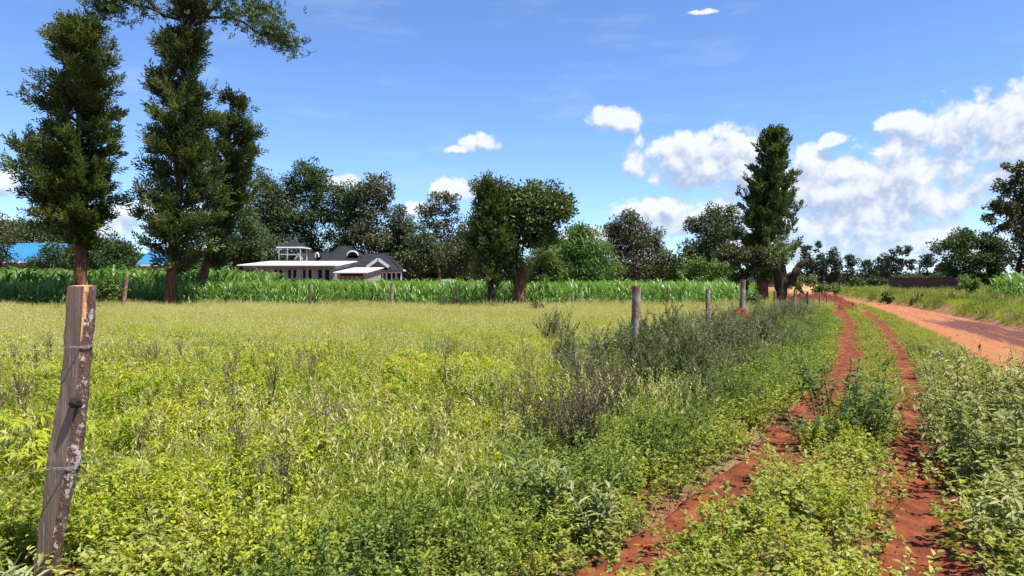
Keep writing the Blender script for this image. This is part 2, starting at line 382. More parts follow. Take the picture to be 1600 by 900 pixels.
def strip(name, label, cen, wf, y0, y1, step, mat, lift=0.012):
    ys = np.arange(y0, y1, step); n = 15
    t = np.linspace(-1, 1, n)
    c = at(cen, ys)
    wl = wf(ys, c - 1); wr = wf(ys, c + 1)
    Xs = c[:, None] + np.where(t[None] < 0, t[None] * wl[:, None], t[None] * wr[:, None]) * 1.25
    Ys = np.repeat(ys[:, None], n, 1)
    Zs = H(Xs, Ys) + lift - 0.05 * np.clip(np.abs(t[None]) - .8, 0, 1) / .2 + 0.007 * wob(Xs, Ys, 5)
    V = np.stack([Xs, Ys, Zs], -1).reshape(-1, 3)
    i = np.arange(len(ys) - 1)[:, None] * n + np.arange(n - 1)[None]
    F = np.stack([i, i + 1, i + n + 1, i + n], -1).reshape(-1, 4)
    me = make_mesh(name, V, [(F, 0)], None, True); me.materials.append(mat)
    o = bpy.data.objects.new(name, me); COL.objects.link(o); tag(o, label, kind='structure'); return o

def build_road():
    ys = np.concatenate([np.arange(-6, 60, .25), np.arange(60, 290, 1.5)]); n = 29
    t = np.linspace(0, 1, n)
    a = at(RN, ys); b = at(RF, ys)
    a = a + .22 * wob(a, ys, .9, 2) - .1; b = b + .08 * wob(b, ys, .8, 5)
    Xs = a[:, None] * (1 - t) + b[:, None] * t; Ys = np.repeat(ys[:, None], n, 1)
    e = np.minimum(t, 1 - t)
    Zs = H(np.clip(Xs, (at(RN, Ys) + .01), at(RF, Ys) - .01), Ys) + 0.012 - 0.05 * np.clip(1 - e[None] / .04, 0, 1) + 0.012 * wob(Xs * 2.2, Ys * .25, 2, 4) - .03 * np.exp(-((t[None] - .3) / .05) ** 2) - .03 * np.exp(-((t[None] - .68) / .05) ** 2)
    V = np.stack([Xs, Ys, Zs], -1).reshape(-1, 3)
    i = np.arange(len(ys) - 1)[:, None] * n + np.arange(n - 1)[None]
    F = np.stack([i, i + 1, i + n + 1, i + n], -1).reshape(-1, 4)
    me = make_mesh('dirt_road', V, [(F, 0)], None, True)
    m, T = newmat('road_soil')
    geo = T.node('ShaderNodeNewGeometry'); P = geo.outputs['Position']
    rot = T.node('ShaderNodeVectorRotate', rotation_type='Z_AXIS'); T.put(rot.inputs['Vector'], P); rot.inputs['Angle'].default_value = R(23)
    n1 = T.noise(T.vm('MULTIPLY', rot.outputs[0], (1.2, .12, 1)), 1.6, 8, 0.6, .3); n2 = T.noise(P, 16, 8, 0.7)
    base = T.mix(n2, (0.25, 0.078, 0.024), (0.40, 0.155, 0.052))
    # ragged patch of darker red-brown colour along the middle of the road
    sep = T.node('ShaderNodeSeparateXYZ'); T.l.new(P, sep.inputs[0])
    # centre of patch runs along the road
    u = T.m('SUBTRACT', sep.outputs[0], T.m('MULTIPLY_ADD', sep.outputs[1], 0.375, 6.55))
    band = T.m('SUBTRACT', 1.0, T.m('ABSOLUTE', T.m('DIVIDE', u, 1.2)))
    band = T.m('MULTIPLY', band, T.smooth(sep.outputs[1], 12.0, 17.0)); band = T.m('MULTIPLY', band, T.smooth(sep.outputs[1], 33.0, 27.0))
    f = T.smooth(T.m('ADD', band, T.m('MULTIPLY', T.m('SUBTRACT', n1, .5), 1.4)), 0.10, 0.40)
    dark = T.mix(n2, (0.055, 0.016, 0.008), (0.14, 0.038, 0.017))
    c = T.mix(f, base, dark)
    red = T.smooth(n1, 0.50, 0.68, 0, 0.6)
    c = T.mix(red, c, (0.27, 0.07, 0.024))
    wv_ = T.noise(T.vm('MULTIPLY', rot.outputs[0], (7, .35, 1)), 1.5, 6, 0.65)
    c = T.mix(T.smooth(wv_, .55, .68, 0, .45), c, (0.17, 0.05, 0.02))
    T.l.new(c, T.b.inputs['Base Color']); T.b.inputs['Roughness'].default_value = 0.95
    bn = T.node('ShaderNodeBump'); bn.inputs['Distance'].default_value = 0.04; T.l.new(T.m('ADD', n2, n1), bn.inputs['Height']); T.l.new(bn.outputs[0], T.b.inputs['Normal'])
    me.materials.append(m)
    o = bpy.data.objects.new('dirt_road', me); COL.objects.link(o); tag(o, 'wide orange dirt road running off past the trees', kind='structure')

build_ground(); build_road()
strip('dirt_track', 'narrow red wheel track nearest the fence', TL, w_tl, -2, 50, .07, M['soil'])
strip('dirt_track', 'narrow red wheel track nearest the road', TR, w_tr, -2, 40, .07, M['soil'])

# ------------------------------------------------------------------ plant prototypes (used by the scattered ground cover)
def proto_collection(name, objs):
    c = bpy.data.collections.new(name)
    for o in objs: c.objects.link(o)
    return c

def scatter(name, label, coll, P, scl, rotz=None, tilt=0.12, pick=None, cat=None):
    n = len(P); nk = len(coll.objects)
    me = bpy.data.meshes.new(name); me.vertices.add(n); me.vertices.foreach_set('co', np.asarray(P, np.float32).ravel())
    rot = np.stack([rng.normal(0, tilt, n), rng.normal(0, tilt, n), rng.uniform(0, 6.283, n) if rotz is None else rotz], -1)
    a = me.attributes.new('rot', 'FLOAT_VECTOR', 'POINT'); a.data.foreach_set('vector', rot.astype(np.float32).ravel())
    a = me.attributes.new('scl', 'FLOAT', 'POINT'); a.data.foreach_set('value', np.broadcast_to(scl, (n,)).astype(np.float32).copy())
    a = me.attributes.new('pick', 'INT', 'POINT'); a.data.foreach_set('value', (rng.integers(0, nk, n) if pick is None else pick).astype(np.int32))
    o = bpy.data.objects.new(name, me); COL.objects.link(o)
    ng = bpy.data.node_groups.new(name + '_scatter', 'GeometryNodeTree')
    ng.interface.new_socket('Geometry', in_out='INPUT', socket_type='NodeSocketGeometry')
    ng.interface.new_socket('Geometry', in_out='OUTPUT', socket_type='NodeSocketGeometry')
    N = ng.nodes; L = ng.links
    gi = N.new('NodeGroupInput'); go = N.new('NodeGroupOutput'); ci = N.new('GeometryNodeCollectionInfo')
    ci.inputs['Collection'].default_value = coll; ci.inputs['Separate Children'].default_value = True; ci.inputs['Reset Children'].default_value = True
    ip = N.new('GeometryNodeInstanceOnPoints'); ip.inputs['Pick Instance'].default_value = True
    def attr(nm, t):
        x = N.new('GeometryNodeInputNamedAttribute'); x.data_type = t; x.inputs['Name'].default_value = nm
        return [s for s in x.outputs if s.enabled and s.name == 'Attribute'][0]
    L.new(gi.outputs[0], ip.inputs['Points']); L.new(ci.outputs[0], ip.inputs['Instance'])
    L.new(attr('pick', 'INT'), ip.inputs['Instance Index'])
    e2r = N.new('FunctionNodeEulerToRotation'); L.new(attr('rot', 'FLOAT_VECTOR'), e2r.inputs[0]); L.new(e2r.outputs[0], ip.inputs['Rotation'])
    L.new(attr('scl', 'FLOAT'), ip.inputs['Scale']); L.new(ip.outputs[0], go.inputs[0])
    md = o.modifiers.new('scatter', 'NODES'); md.node_group = ng
    tag(o, label, cat, kind='stuff')
    return o

def leafb(mb, P, D, N, L, W, mi=0, rnd=None, **kw):
    V, F, k = leaves(P, D, N, L, W, **kw)
    r = rng.random(len(P)) if rnd is None else rnd
    mb.add(V, F, mi, np.repeat(r, k))

def p_tuft(n, h, spread, w, curl, mats, heads=0, name='tuft'):
    mb = MB()
    a = rng.uniform(0, 6.283, n); r = spread * np.sqrt(rng.random(n))
    P = np.stack([np.cos(a) * r, np.sin(a) * r, np.full(n, -.02)], -1)
    lean = rng.uniform(0.05, .55, n); a2 = a + rng.normal(0, .7, n)
    D = np.stack([np.cos(a2) * lean, np.sin(a2) * lean, np.ones(n)], -1)
    Ls = h * rng.uniform(.5, 1.15, n)
    leafb(mb, P, D, rdir(n), Ls, w * rng.uniform(.7, 1.3, n), 0, shape='blade', curl=curl * rng.uniform(.3, 1.6, n)[:, None], fold=.2)
    if heads:
        k = heads; a = rng.uniform(0, 6.283, k); r = spread * np.sqrt(rng.random(k))
        P = np.stack([np.cos(a) * r, np.sin(a) * r, np.zeros(k)], -1)
        D = unit(np.stack([np.cos(a) * .3 * rng.random(k), np.sin(a) * .3 * rng.random(k), np.ones(k)], -1))
        L = h * rng.uniform(1.0, 1.5, k)
        leafb(mb, P, D, rdir(k), L, w * .5, 0, shape='blade', curl=.05, fold=.1)
        for j in range(6):
            t = .78 + .05 * j
            leafb(mb, P + D * (L * t)[:, None] - np.array([0, 0, 1]) * (L * .05 * t * t)[:, None], unit(D + rdir(k) * .9), rdir(k), .05 * h / .5, .012 * h / .5, 1)
    return mb.build(name, mats, link=False)

def p_weed(stems, h, spread, leafL, leafW, nleaf, mats, lean=.35, top=0.3, name='weed', shape='leaf', droop=.2, heads=None, whorl=False):
    """herb: several leaning stems with leaves along them"""
    mb = MB()
    for s in range(stems):
        a = rng.uniform(0, 6.283); r = spread * math.sqrt(rng.random())
        b = np.array([math.cos(a) * r, math.sin(a) * r, -.02])
        a2 = a + rng.normal(0, .6); le = rng.uniform(.1, 1) * lean
        hh = h * rng.uniform(.55, 1.1)
        t = np.linspace(0, 1, 5)[:, None]
        d = np.array([math.cos(a2) * le, math.sin(a2) * le, 1.0]); side = rng.normal(0, .06, 3) * h
        P = b + d * hh * t + side * np.sin(t * 3.1)
        V, F = tube(P, np.linspace(.0045, .0015, 5) * (h / .5), 3); mb.add(V, F, 1, rng.random(len(F)))
        n = nleaf; tt = top + (1 - top) * np.sqrt(rng.random(n))
        Pl = b + d * hh * tt[:, None] + side * np.sin(tt[:, None] * 3.1)
        az = np.arange(n) * 2.4 + rng.normal(0, .4, n)
        up = rng.uniform(-droop, .9, n) * (0.4 + tt)
        D = np.stack([np.cos(az), np.sin(az), up], -1)
        N = np.stack([-np.cos(az) * up * .6, -np.sin(az) * up * .6, np.ones(n)], -1) + rng.normal(0, .25, (n, 3))
        s_ = rng.uniform(.5, 1.15, n) * (1.15 - .45 * tt)
        leafb(mb, Pl, D, N, leafL * s_, leafW * s_, 0, shape=shape, curl=droop * .6, fold=.25)
        if heads:
            k = heads; tt = rng.uniform(.7, 1.05, k)
            Pl = b + d * hh * tt[:, None]
            leafb(mb, Pl, rdir(k, .6), rdir(k), .02, .012, 2)
    return mb.build(name, mats, link=False)

def p_shrub(branches, h, w, leafL, leafW, nleaf, mats, name='shrub', bare=.15, up=1.0):
    """upright wiry shrub: branches rising from the base, twigs along them, small leaves on the twigs"""
    mb = MB()
    for s in range(branches):
        a = rng.uniform(0, 6.283); le = rng.uniform(.05, 1) * w / h
        d = unit(np.array([math.cos(a) * le, math.sin(a) * le, up])); hh = h * rng.uniform(.6, 1.1)
        P = np.array([d * hh * t + np.array([0, 0, .04 * h * math.sin(t * 3)]) + rng.normal(0, .012, 3) * h for t in np.linspace(0, 1, 6)])
        V, F = tube(P, np.linspace(.008, .002, 6) * h, 4); mb.add(V, F, 1, rng.random(len(F)))
        for k in range(5):
            t = rng.uniform(bare + .15, 1); p = d * hh * t
            a3 = rng.uniform(0, 6.283); d2 = unit(d * 1.3 + np.array([math.cos(a3), math.sin(a3), .1]) * .9)
            l2 = h * rng.uniform(.14, .32)
            V, F = tube(np.array([p, p + d2 * l2 * .6, p + d2 * l2]), [.003 * h, .002 * h, .001 * h], 3); mb.add(V, F, 1, rng.random(len(F)))
            n = nleaf; tt = rng.random(n)
            Pl = p + d2 * l2 * tt[:, None] + rng.normal(0, .006, (n, 3)) * h
            D = unit(d2 + rdir(n) * .9)
            leafb(mb, Pl, D, rdir(n, .7), leafL * rng.uniform(.6, 1.2, n), leafW * rng.uniform(.7, 1.2, n), 0)
    return mb.build(name, mats, link=False)

def p_maize(h, mats, name='maize', tassel=False):
    mb = MB(); n = rng.integers(9, 12); plane = rng.uniform(0, 6.283)
    P = np.array([(0, 0, -.02), (.01, 0, h * .4), (0, .01, h * .75)]); V, F = tube(P, [.014, .012, .008], 5); mb.add(V, F, 1, rng.random(len(F)))
    for i in range(n):
        t = .12 + .62 * i / n; az = plane + math.pi * i + rng.normal(0, .35)
        L = h * rng.uniform(.38, .55); w = .085 * rng.uniform(.8, 1.15)
        k = 8; s = np.linspace(0, 1, k); rise = rng.uniform(.75, 1.15) if i < n - 3 else rng.uniform(1.2, 1.6)
        rad = L * (s * .75); zz = h * t + L * (rise * s - (1.15 if i < n - 3 else .85) * s ** 2.2)
        tw = rng.normal(0, .25)
        c = np.stack([np.cos(az + tw * s) * rad, np.sin(az + tw * s) * rad, zz], -1)
        sd = np.stack([-np.sin(az + tw * s), np.cos(az + tw * s), np.zeros(k) + rng.normal(0, .15)], -1)
        ww = w * .5 * np.sin(np.clip(s * .93 + .12, 0, 1) * math.pi) ** .6
        V = np.concatenate([c + sd * ww[:, None] + np.array([0, 0, .012]), c, c - sd * ww[:, None] + np.array([0, 0, .012])])
        j = np.arange(k - 1); F = np.concatenate([np.stack([j, j + 1, j + k + 1, j + k], -1), np.stack([j + k, j + k + 1, j + 2 * k + 1, j + 2 * k], -1)])
        mb.add(V, F, 0, np.full(len(F), rng.random()))
    if tassel:
        n = 9; leafb(mb, np.tile([[0, 0, h * .74]], (n, 1)), unit(rdir(n) * .35 + [0, 0, 1]), rdir(n), h * .22, .012, 2)
    return mb.build(name, mats, link=False)

gm = [M['grass'], M['seed']]; dm = [M['dry'], M['seed']]
C_grass = proto_collection('protos_grass', [p_tuft(46, .42, .10, .007, .45, gm, 1, 'g%02d' % i) for i in range(5)])
C_fine = proto_collection('protos_cool_grass', [p_tuft(70, .34, .12, .005, .8, [M['grass_bluish'], M['seed']], 0, 'gb%02d' % i) for i in range(3)])
C_dry = proto_collection('protos_dry', [p_tuft(44, .40, .16, .009, .3, dm, 7, 'd%02d' % i) for i in range(5)])
C_low = proto_collection('protos_low_grass', [p_tuft(50, .15, .10, .006, .5, gm, 0, 'lg%02d' % i) for i in range(4)])
wm = [M['leaf_weed'], M['stem'], M['flower']]
C_weed = proto_collection('protos_weed', [p_weed(7, .46, .12, .060, .030, 22, wm, top=.08, name='w%02d' % i) for i in range(6)])
C_herb = proto_collection('protos_herb', [p_weed(8, .50, .12, .050, .026, 26, [M['leaf_mid'], M['stem']], top=.03, name='h%02d' % i) for i in range(5)])
C_cover = proto_collection('protos_cover', [p_weed(8, .17, .12, .036, .022, 16, [M['leaf_ground'], M['stem']], lean=.9, top=.1, name='c%02d' % i) for i in range(5)])
C_broad = proto_collection('protos_broad', [p_weed(7, .40, .14, .105, .036, 18, [M['leaf_broad'], M['stem']], lean=.6, top=.15, droop=.35, name='b%02d' % i) for i in range(5)])
C_sage = proto_collection('protos_sage', [p_shrub(15, .9, .38, .034, .017, 24, [M['leaf_sage'], M['twig']], name='s%02d' % i) for i in range(4)])
C_mz = proto_collection('protos_maize', [p_maize(1.62, [M['maize'], M['stem'], M['seed']], 'm%02d' % i, i % 3 == 0) for i in range(7)])

def p_palm(name):
    mb = MB()
    for s in range(5):
        a = rng.uniform(0, 6.283); hh = rng.uniform(.3, .5); tip = np.array([math.cos(a) * .16, math.sin(a) * .16, hh])
        V, F = tube(np.array([(0, 0, -.02), tip * [.4, .4, .6], tip]), [.004, .003, .002], 4); mb.add(V, F, 1)
        for q in range(3):
            b = tip * (1 - .22 * q); az = rng.uniform(0, 6.28); n = 6
            t = az + np.linspace(-1.9, 1.9, n); D = np.stack([np.cos(t), np.sin(t), rng.normal(.05, .35, n)], -1)
            leafb(mb, np.tile(b + np.array([math.cos(az), math.sin(az), .3]) * .05, (n, 1)), D, np.tile([[0, 0, 1.0]], (n, 1)) + rng.normal(0, .15, (n, 3)), .080, .028, 0, rnd=np.full(n, rng.uniform(.2, .6)), shape='leaf', curl=.4)
    return mb.build(name, [M['leaf_weed'], M['stem']], link=False)
C_palm = proto_collection('protos_palm', [p_palm('pm%d' % i) for i in range(3)])
C_stalk = proto_collection('protos_stalk', [p_shrub(4, .8, .12, .018, .010, 12, [M['leaf_dry'], M['twig']], name='st%d' % i, bare=.35) for i in range(3)])

def region(n, x0, x1, y0, y1, keep):
    x = rng.uniform(x0, x1, n); y = rng.uniform(y0, y1, n); k = keep(x, y)
    x, y = x[k], y[k]
    return x, y
def infr(x, y, m=1.15): return (np.abs(x) < (.70 * m * y + 1.5))
def pts(x, y, dz=0.0): return np.stack([x, y, H(x, y) + dz], -1)
def clear(x, y, s=1.0):
    return (np.abs(x - at(TL, y)) > w_tl(y, x) * s) & (np.abs(x - at(TR, y)) > w_tr(y, x) * s)
def patchy(x, y, s, seed, thr): return wob(x, y, s, seed) + rng.normal(0, .35, len(x)) > thr
def clear_post(x, y):
    u = (x * -.567 + y * .824)    # distance along the line from the camera to the near post
    v = np.abs(x * .824 + y * .567)
    return ~((v < .40) & (u > 2.0) & (u < 4.9))

# meadow left of the fence ------------------------------------------------
def meadow(x, y, off=0.0): return (x < at(FX, y) + off) & infr(x, y)
x, y = region(26000, -11, 3, 1.2, 12.5, lambda x, y: meadow(x, y, .5) & patchy(x, y, .7, 1, -.75) & clear_post(x, y) & (np.hypot(x, y) > 2.0))
k = rng.random(len(x)) < .62 * np.clip(1.6 - y / 14, .5, 1)
x, y = x[k], y[k]
tall = np.clip(.66 + .42 * wob(x, y, .8, 4), .3, 1.3) * rng.uniform(.6, 1.3, len(x))
scatter('weeds', 'bright yellow-green leafy weeds filling the near meadow', C_weed, pts(x, y), tall, cat='weeds')
x, y = region(26000, -14, 10, 9, 22, lambda x, y: meadow(x, y, .3) & (wob(x, y, .55, 9) + rng.normal(0, .3, len(x)) > np.interp(y, [9, 14, 22], [-.7, -.1, .6])))
k = rng.random(len(x)) < .55; x, y = x[k], y[k]
scatter('weeds', 'scattered leafy weeds among the grass in the middle of the meadow', C_weed, pts(x, y), rng.uniform(.6, 1.05, len(x)), cat='weeds')
x, y = region(24000, -12, 8, 1.0, 15, lambda x, y: meadow(x, y, .3) & clear_post(x, y) & (np.hypot(x, y) > 1.6))
k = rng.random(len(x)) < np.interp(y, [0, 5, 13], [.62, .42, .42]); x, y = x[k], y[k]
scatter('grass', 'green grass growing up through the near meadow weeds', C_grass, pts(x, y), rng.uniform(.7, 1.15, len(x)), cat='grass')
x, y = region(2600, -4.5, 1.2, 2.2, 5.2, lambda x, y: meadow(x, y, .2) & (np.hypot(x + 1.3, (y - 3.5) * 1.2) + rng.normal(0, .25, len(x)) < 1.2))
scatter('grass', 'soft blue-green grass patch beside the nearest post', C_fine, pts(x, y), rng.uniform(.8, 1.3, len(x)), cat='grass')
x, y = region(42000, -32, 24, 9.5, 42.5, lambda x, y: meadow(x, y, .3) & (rng.random(len(x)) < np.interp(y, [9.5, 13, 18, 42], [.08, .45, .9, .95])))
scatter('dry_grass', 'pale yellow seeding grass across the far half of the meadow', C_dry, pts(x, y), rng.uniform(.75, 1.25, len(x)) * (.85 + .3 * wob(x, y, .55)), cat='grass')
x, y = region(14000, -32, 20, 14, 41, lambda x, y: meadow(x, y, .3) & patchy(x, y, .22, 12, .05))
scatter('herbs', 'green herb patches within the pale grass', C_weed, pts(x, y), rng.uniform(.5, .9, len(x)), cat='weeds')

x, y = region(5000, -11, 8, 2.2, 15, lambda x, y: meadow(x, y, 1.5) & clear_post(x, y) & (wob(x, y, 1.1, 21) > .35))
k = rng.random(len(x)) < .55; x, y = x[k], y[k]
scatter('herbs', 'darker herb clumps standing a little above the meadow weeds', C_herb, pts(x, y), rng.uniform(.7, 1.15, len(x)), cat='herbs')
x, y = region(420, -11, 8, 3.4, 15, lambda x, y: meadow(x, y, np.interp(y, [3, 6, 8], [2.2, 1.2, -.4])) & clear_post(x, y) & (wob(x, y, .6, 33) > -.1))
scatter('herbs', 'pale palm-leaved seedlings spread through the meadow', C_palm, pts(x, y), rng.uniform(.7, 1.3, len(x)), cat='herbs')
x, y = region(800, -12, 10, 3.0, 12, lambda x, y: meadow(x, y, 1.2) & clear_post(x, y) & (rng.random(len(x)) < .30))
scatter('herbs', 'thin brown flower stalks poking out of the meadow', C_stalk, pts(x, y), rng.uniform(.6, 1.1, len(x)), cat='herbs')
# shrubby band between the fence and the first track ------------------------
def band(x, y, a=0.0, b=0.0): return (x > at(FX, y) + a) & (x < at(TL, y) - w_tl(y, x) - b) & infr(x, y)
x, y = region(34000, -5, 20, 1.2, 44, lambda x, y: band(x, y, -.6, .02) & clear(x, y, 1.0) & clear_post(x, y) & (np.hypot(x, y) > 2.0))
k = rng.random(len(x)) < np.interp(y, [0, 10, 44], [1, .8, .35]); x, y = x[k], y[k]
edge = np.clip((at(TL, y) - x) / .9, .35, 1) * np.where((np.abs(x - 1.93 - (y - 11.5) * .168) < .3) & (y < 11.6) & (y > 8.5), .5, 1) * np.where(np.hypot(x - 6.3, (y - 19.6) * .5) < 1.0, .4, 1)
near = (at(TL, y) - x + .35 * wob(x, y, .9, 6) + rng.normal(0, .25, len(x))) > np.interp(y, [2, 5, 8, 12], [1.0, 1.25, 2.6, 6])
q = near & (rng.random(len(x)) < .62)
scatter('weeds', 'lime-green leafy weeds on the camera side of the near wires', C_weed, pts(x[q], y[q]), rng.uniform(.45, .95, int(q.sum())), cat='weeds')
scatter('undergrowth', 'mid-green herbs packed between the fence posts and the red track', C_herb, pts(x[~near], y[~near]), (rng.uniform(.65, 1.2, len(x)) * edge)[~near], cat='undergrowth')
x, y = region(16000, -6, 3, 1.2, 9, lambda x, y: band(x, y, -1.5, .5) & clear_post(x, y) & (np.hypot(x, y) > 1.8) & (rng.random(len(x)) < .42))
q = (wob(x, y, .9, 41) > .1) & (rng.random(len(x)) < .8)
scatter('grass', 'taller grass clumps breaking up the lime-green weeds', C_grass, pts(x[q], y[q]), rng.uniform(.8, 1.35, int(q.sum())), cat='grass')
scatter('ground_cover', 'low leaves closing the gaps under the lime-green weeds', C_cover, pts(x, y), rng.uniform(.9, 1.7, len(x)), cat='ground cover')
x, y = region(9000, -5, 12, 1.2, 20, lambda x, y: band(x, y, -.2, .6) & clear_post(x, y) & ((at(TL, y) - x) > 1.2) & (np.hypot(x, y) > 1.8))
k = rng.random(len(x)) < np.interp(y, [0, 8, 20], [1, .5, .2]); x, y = x[k], y[k]
scatter('grass', 'tufts of yellow-green grass among the lime-green weeds', C_grass, pts(x, y), rng.uniform(.6, 1.1, len(x)), cat='grass')
x, y = region(26000, -3, 20, 1.2, 30, lambda x, y: (x < at(TL, y) - w_tl(y, x) - .07) & (x > at(TL, y) - 1.3) & (np.hypot(x, y) > 1.6))
scatter('ground_cover', 'small-leaved creeping growth along the left lip of the red track', C_cover, pts(x, y), rng.uniform(.8, 1.7, len(x)), cat='ground cover')
x, y = region(5200, -2, 20, 5, 42, lambda x, y: band(x, y, -1.3, .45) & (x > .07 * y) & (y > 6.5) & ((np.abs(x - 1.93 - (y - 11.5) * .168) > .28) | (y > 11.6)) & (np.hypot(x - 6.3, (y - 19.6) * .5) > 1.0) & patchy(x, y, .5, 5, -.25))
k = rng.random(len(x)) < np.interp(y, [5, 7.5, 9, 16, 20, 42], [.2, .4, .9, .9, .5, .3]); x, y = x[k], y[k]
scatter('undergrowth', 'dull grey-green wiry bushes crowding along the fence', C_sage, pts(x, y), rng.uniform(.55, .98, len(x)) * np.clip((at(TL, y) - x) / 1.6, .45, 1), cat='undergrowth')
x, y = region(9000, -3, 20, 1.5, 44, lambda x, y: band(x, y, .5, .08) & (at(TL, y) - x < 1.3))
scatter('weeds', 'light weeds along the left lip of the red track', C_weed, pts(x, y), rng.uniform(.3, .6, len(x)), cat='weeds')

# median between the tracks and verge up to the road --------------------------
def median(x, y): return (x > at(TL, y) + w_tl(y, x) * 1.0 + .07) & (x < at(TR, y) - w_tr(y, x) * 1.0 - .05) & infr(x, y)
def verge(x, y): return (x > at(TR, y) + w_tr(y, x) * 1.0 + .05) & (x < at(RN, y) + .12 * wob(x, y, 1.5)) & infr(x, y)
x, y = region(26000, -1, 24, 1.5, 46, lambda x, y: (median(x, y) | verge(x, y)) & (np.hypot(x, y) > 1.8))
k = rng.random(len(x)) < np.interp(y, [0, 8, 46], [1, .9, .45]); x, y = x[k], y[k]
scatter('ground_cover', 'low small-leaved cover between the wheel tracks', C_cover, pts(x, y), rng.uniform(.7, 1.6, len(x)) * np.interp(y, [2, 6, 9, 40], [1.35, 1.2, .9, .9]) * np.clip(.45 + (at(RN, y) - x) / 2.2, .45, 1), cat='ground cover')
x, y = region(14000, -1, 24, 1.5, 46, lambda x, y: (median(x, y) | verge(x, y)) & (np.hypot(x, y) > 1.8))
scatter('grass', 'short bright grass between the wheel tracks and the road', C_low, pts(x, y), rng.uniform(.7, 1.5, len(x)), cat='grass')
x, y = region(1400, -1, 5, 1.5, 9, lambda x, y: median(x, y) & patchy(x, y, .8, 14, -.2))
scatter('weeds', 'taller light weeds on the near strip between the wheel tracks', C_weed, pts(x, y), rng.uniform(.35, .7, len(x)), cat='weeds')
x, y = region(2400, 1, 14, 1.5, 19, lambda x, y: verge(x, y) & (y < 18) & (rng.random(len(x)) < np.interp(y, [1.5, 8, 9.5, 18], [1, 1, .25, .1])))
scatter('undergrowth', 'broad-leaved plants spread over the verge beside the road', C_broad, pts(x, y), rng.uniform(.7, 1.3, len(x)) * np.clip((at(RN, y) - x) / 1.6, .3, 1) * np.interp(y, [8, 10], [1, .7]) * np.interp(x - at(TR, y), [0, .5], [.6, 1]), cat='undergrowth')

def p_clod(name):
    V = unit(rng.normal(size=(14, 3))) * .02 * rng.uniform(.6, 1.2, (14, 1)) * np.array([1.2, 1, .7])
    import bmesh
    bm = bmesh.new(); [bm.verts.new(v) for v in V]; bmesh.ops.convex_hull(bm, input=bm.verts); me = bpy.data.meshes.new(name); bm.to_mesh(me); bm.free()
    me.materials.append(M['soil']); return bpy.data.objects.new(name, me)
C_clod = proto_collection('protos_clod', [p_clod('cl%d' % i) for i in range(4)])
x, y = region(60000, -1, 22, 2, 30, lambda x, y: ((np.abs(x - at(TL, y)) < w_tl(y, x) * 1.2) | (np.abs(x - at(TR, y)) < w_tr(y, x) * 1.2)) & (rng.random(len(x)) < np.interp(y, [2, 30], [1, .4])))
scatter('clods', 'crumbs of red soil strewn in the wheel tracks', C_clod, pts(x, y, .006), rng.uniform(.2, 1.0, len(x)) ** 2 + .15, tilt=1.0, cat='clods')
x, y = region(14000, 4, 24, 8, 40, lambda x, y: (x > at(RN, y)) & (x < at(RF, y)) & (patchy(x, y, .5, 3, .2) | (np.minimum(x - at(RN, y), at(RF, y) - x) < .4)))
scatter('clods', 'loose lumps of soil on the dirt road', C_clod, pts(x, y, .006), rng.uniform(.2, 1.0, len(x)) ** 2 + .15, tilt=1.0, cat='clods')
x, y = region(2500, -1, 12, 2, 14, lambda x, y: (np.abs(x - at(TL, y)) < w_tl(y, x) * 1.5) | (np.abs(x - at(TR, y)) < w_tr(y, x) * 1.5))
lit_ = MB(); n_ = len(x); aa_ = rng.uniform(0, 6.283, n_)
leafb(lit_, pts(x, y, .012), np.stack([np.cos(aa_), np.sin(aa_), rng.normal(0, .08, n_)], -1), np.tile([[0, 0, 1.0]], (n_, 1)) + rng.normal(0, .3, (n_, 3)), rng.uniform(.02, .10, n_), .005, 0)
tag(lit_.build('litter', M['dry']), 'dry straw and stalk bits on the bare track soil', 'litter', kind='stuff')

# bank beyond the road ----------------------------------------------------------
def bank(x, y): return (x > at(RF, y) + .1) & (x < at(RF, y) + 16) & infr(x, y)
x, y = region(60000, 8, 60, 7, 85, bank)
k = rng.random(len(x)) < .8; x, y = x[k], y[k]
scatter('grass', 'rough green grass on the bank beyond the dirt road', C_grass, pts(x, y), rng.uniform(.7, 1.2, len(x)), cat='grass')
x, y = region(14000, 8, 60, 10, 85, lambda x, y: bank(x, y) & patchy(x, y, .4, 8, -.2))
scatter('undergrowth', 'bushy herbs on the bank beyond the dirt road', C_herb, pts(x, y), rng.uniform(.6, 1.5, len(x)) * (1 + .3 * wob(x, y, .4, 3)), cat='undergrowth')
# strip left of the road, far
x, y = region(20000, 10, 60, 42, 110, lambda x, y: (x < at(RN, y) - .2) & (x > at(FX, y) - 12) & infr(x, y))
k = rng.random(len(x)) < .5; x, y = x[k], y[k]
scatter('grass', 'rough grass where the tracks meet the road far off', C_grass, pts(x, y), rng.uniform(.7, 1.2, len(x)), cat='grass')

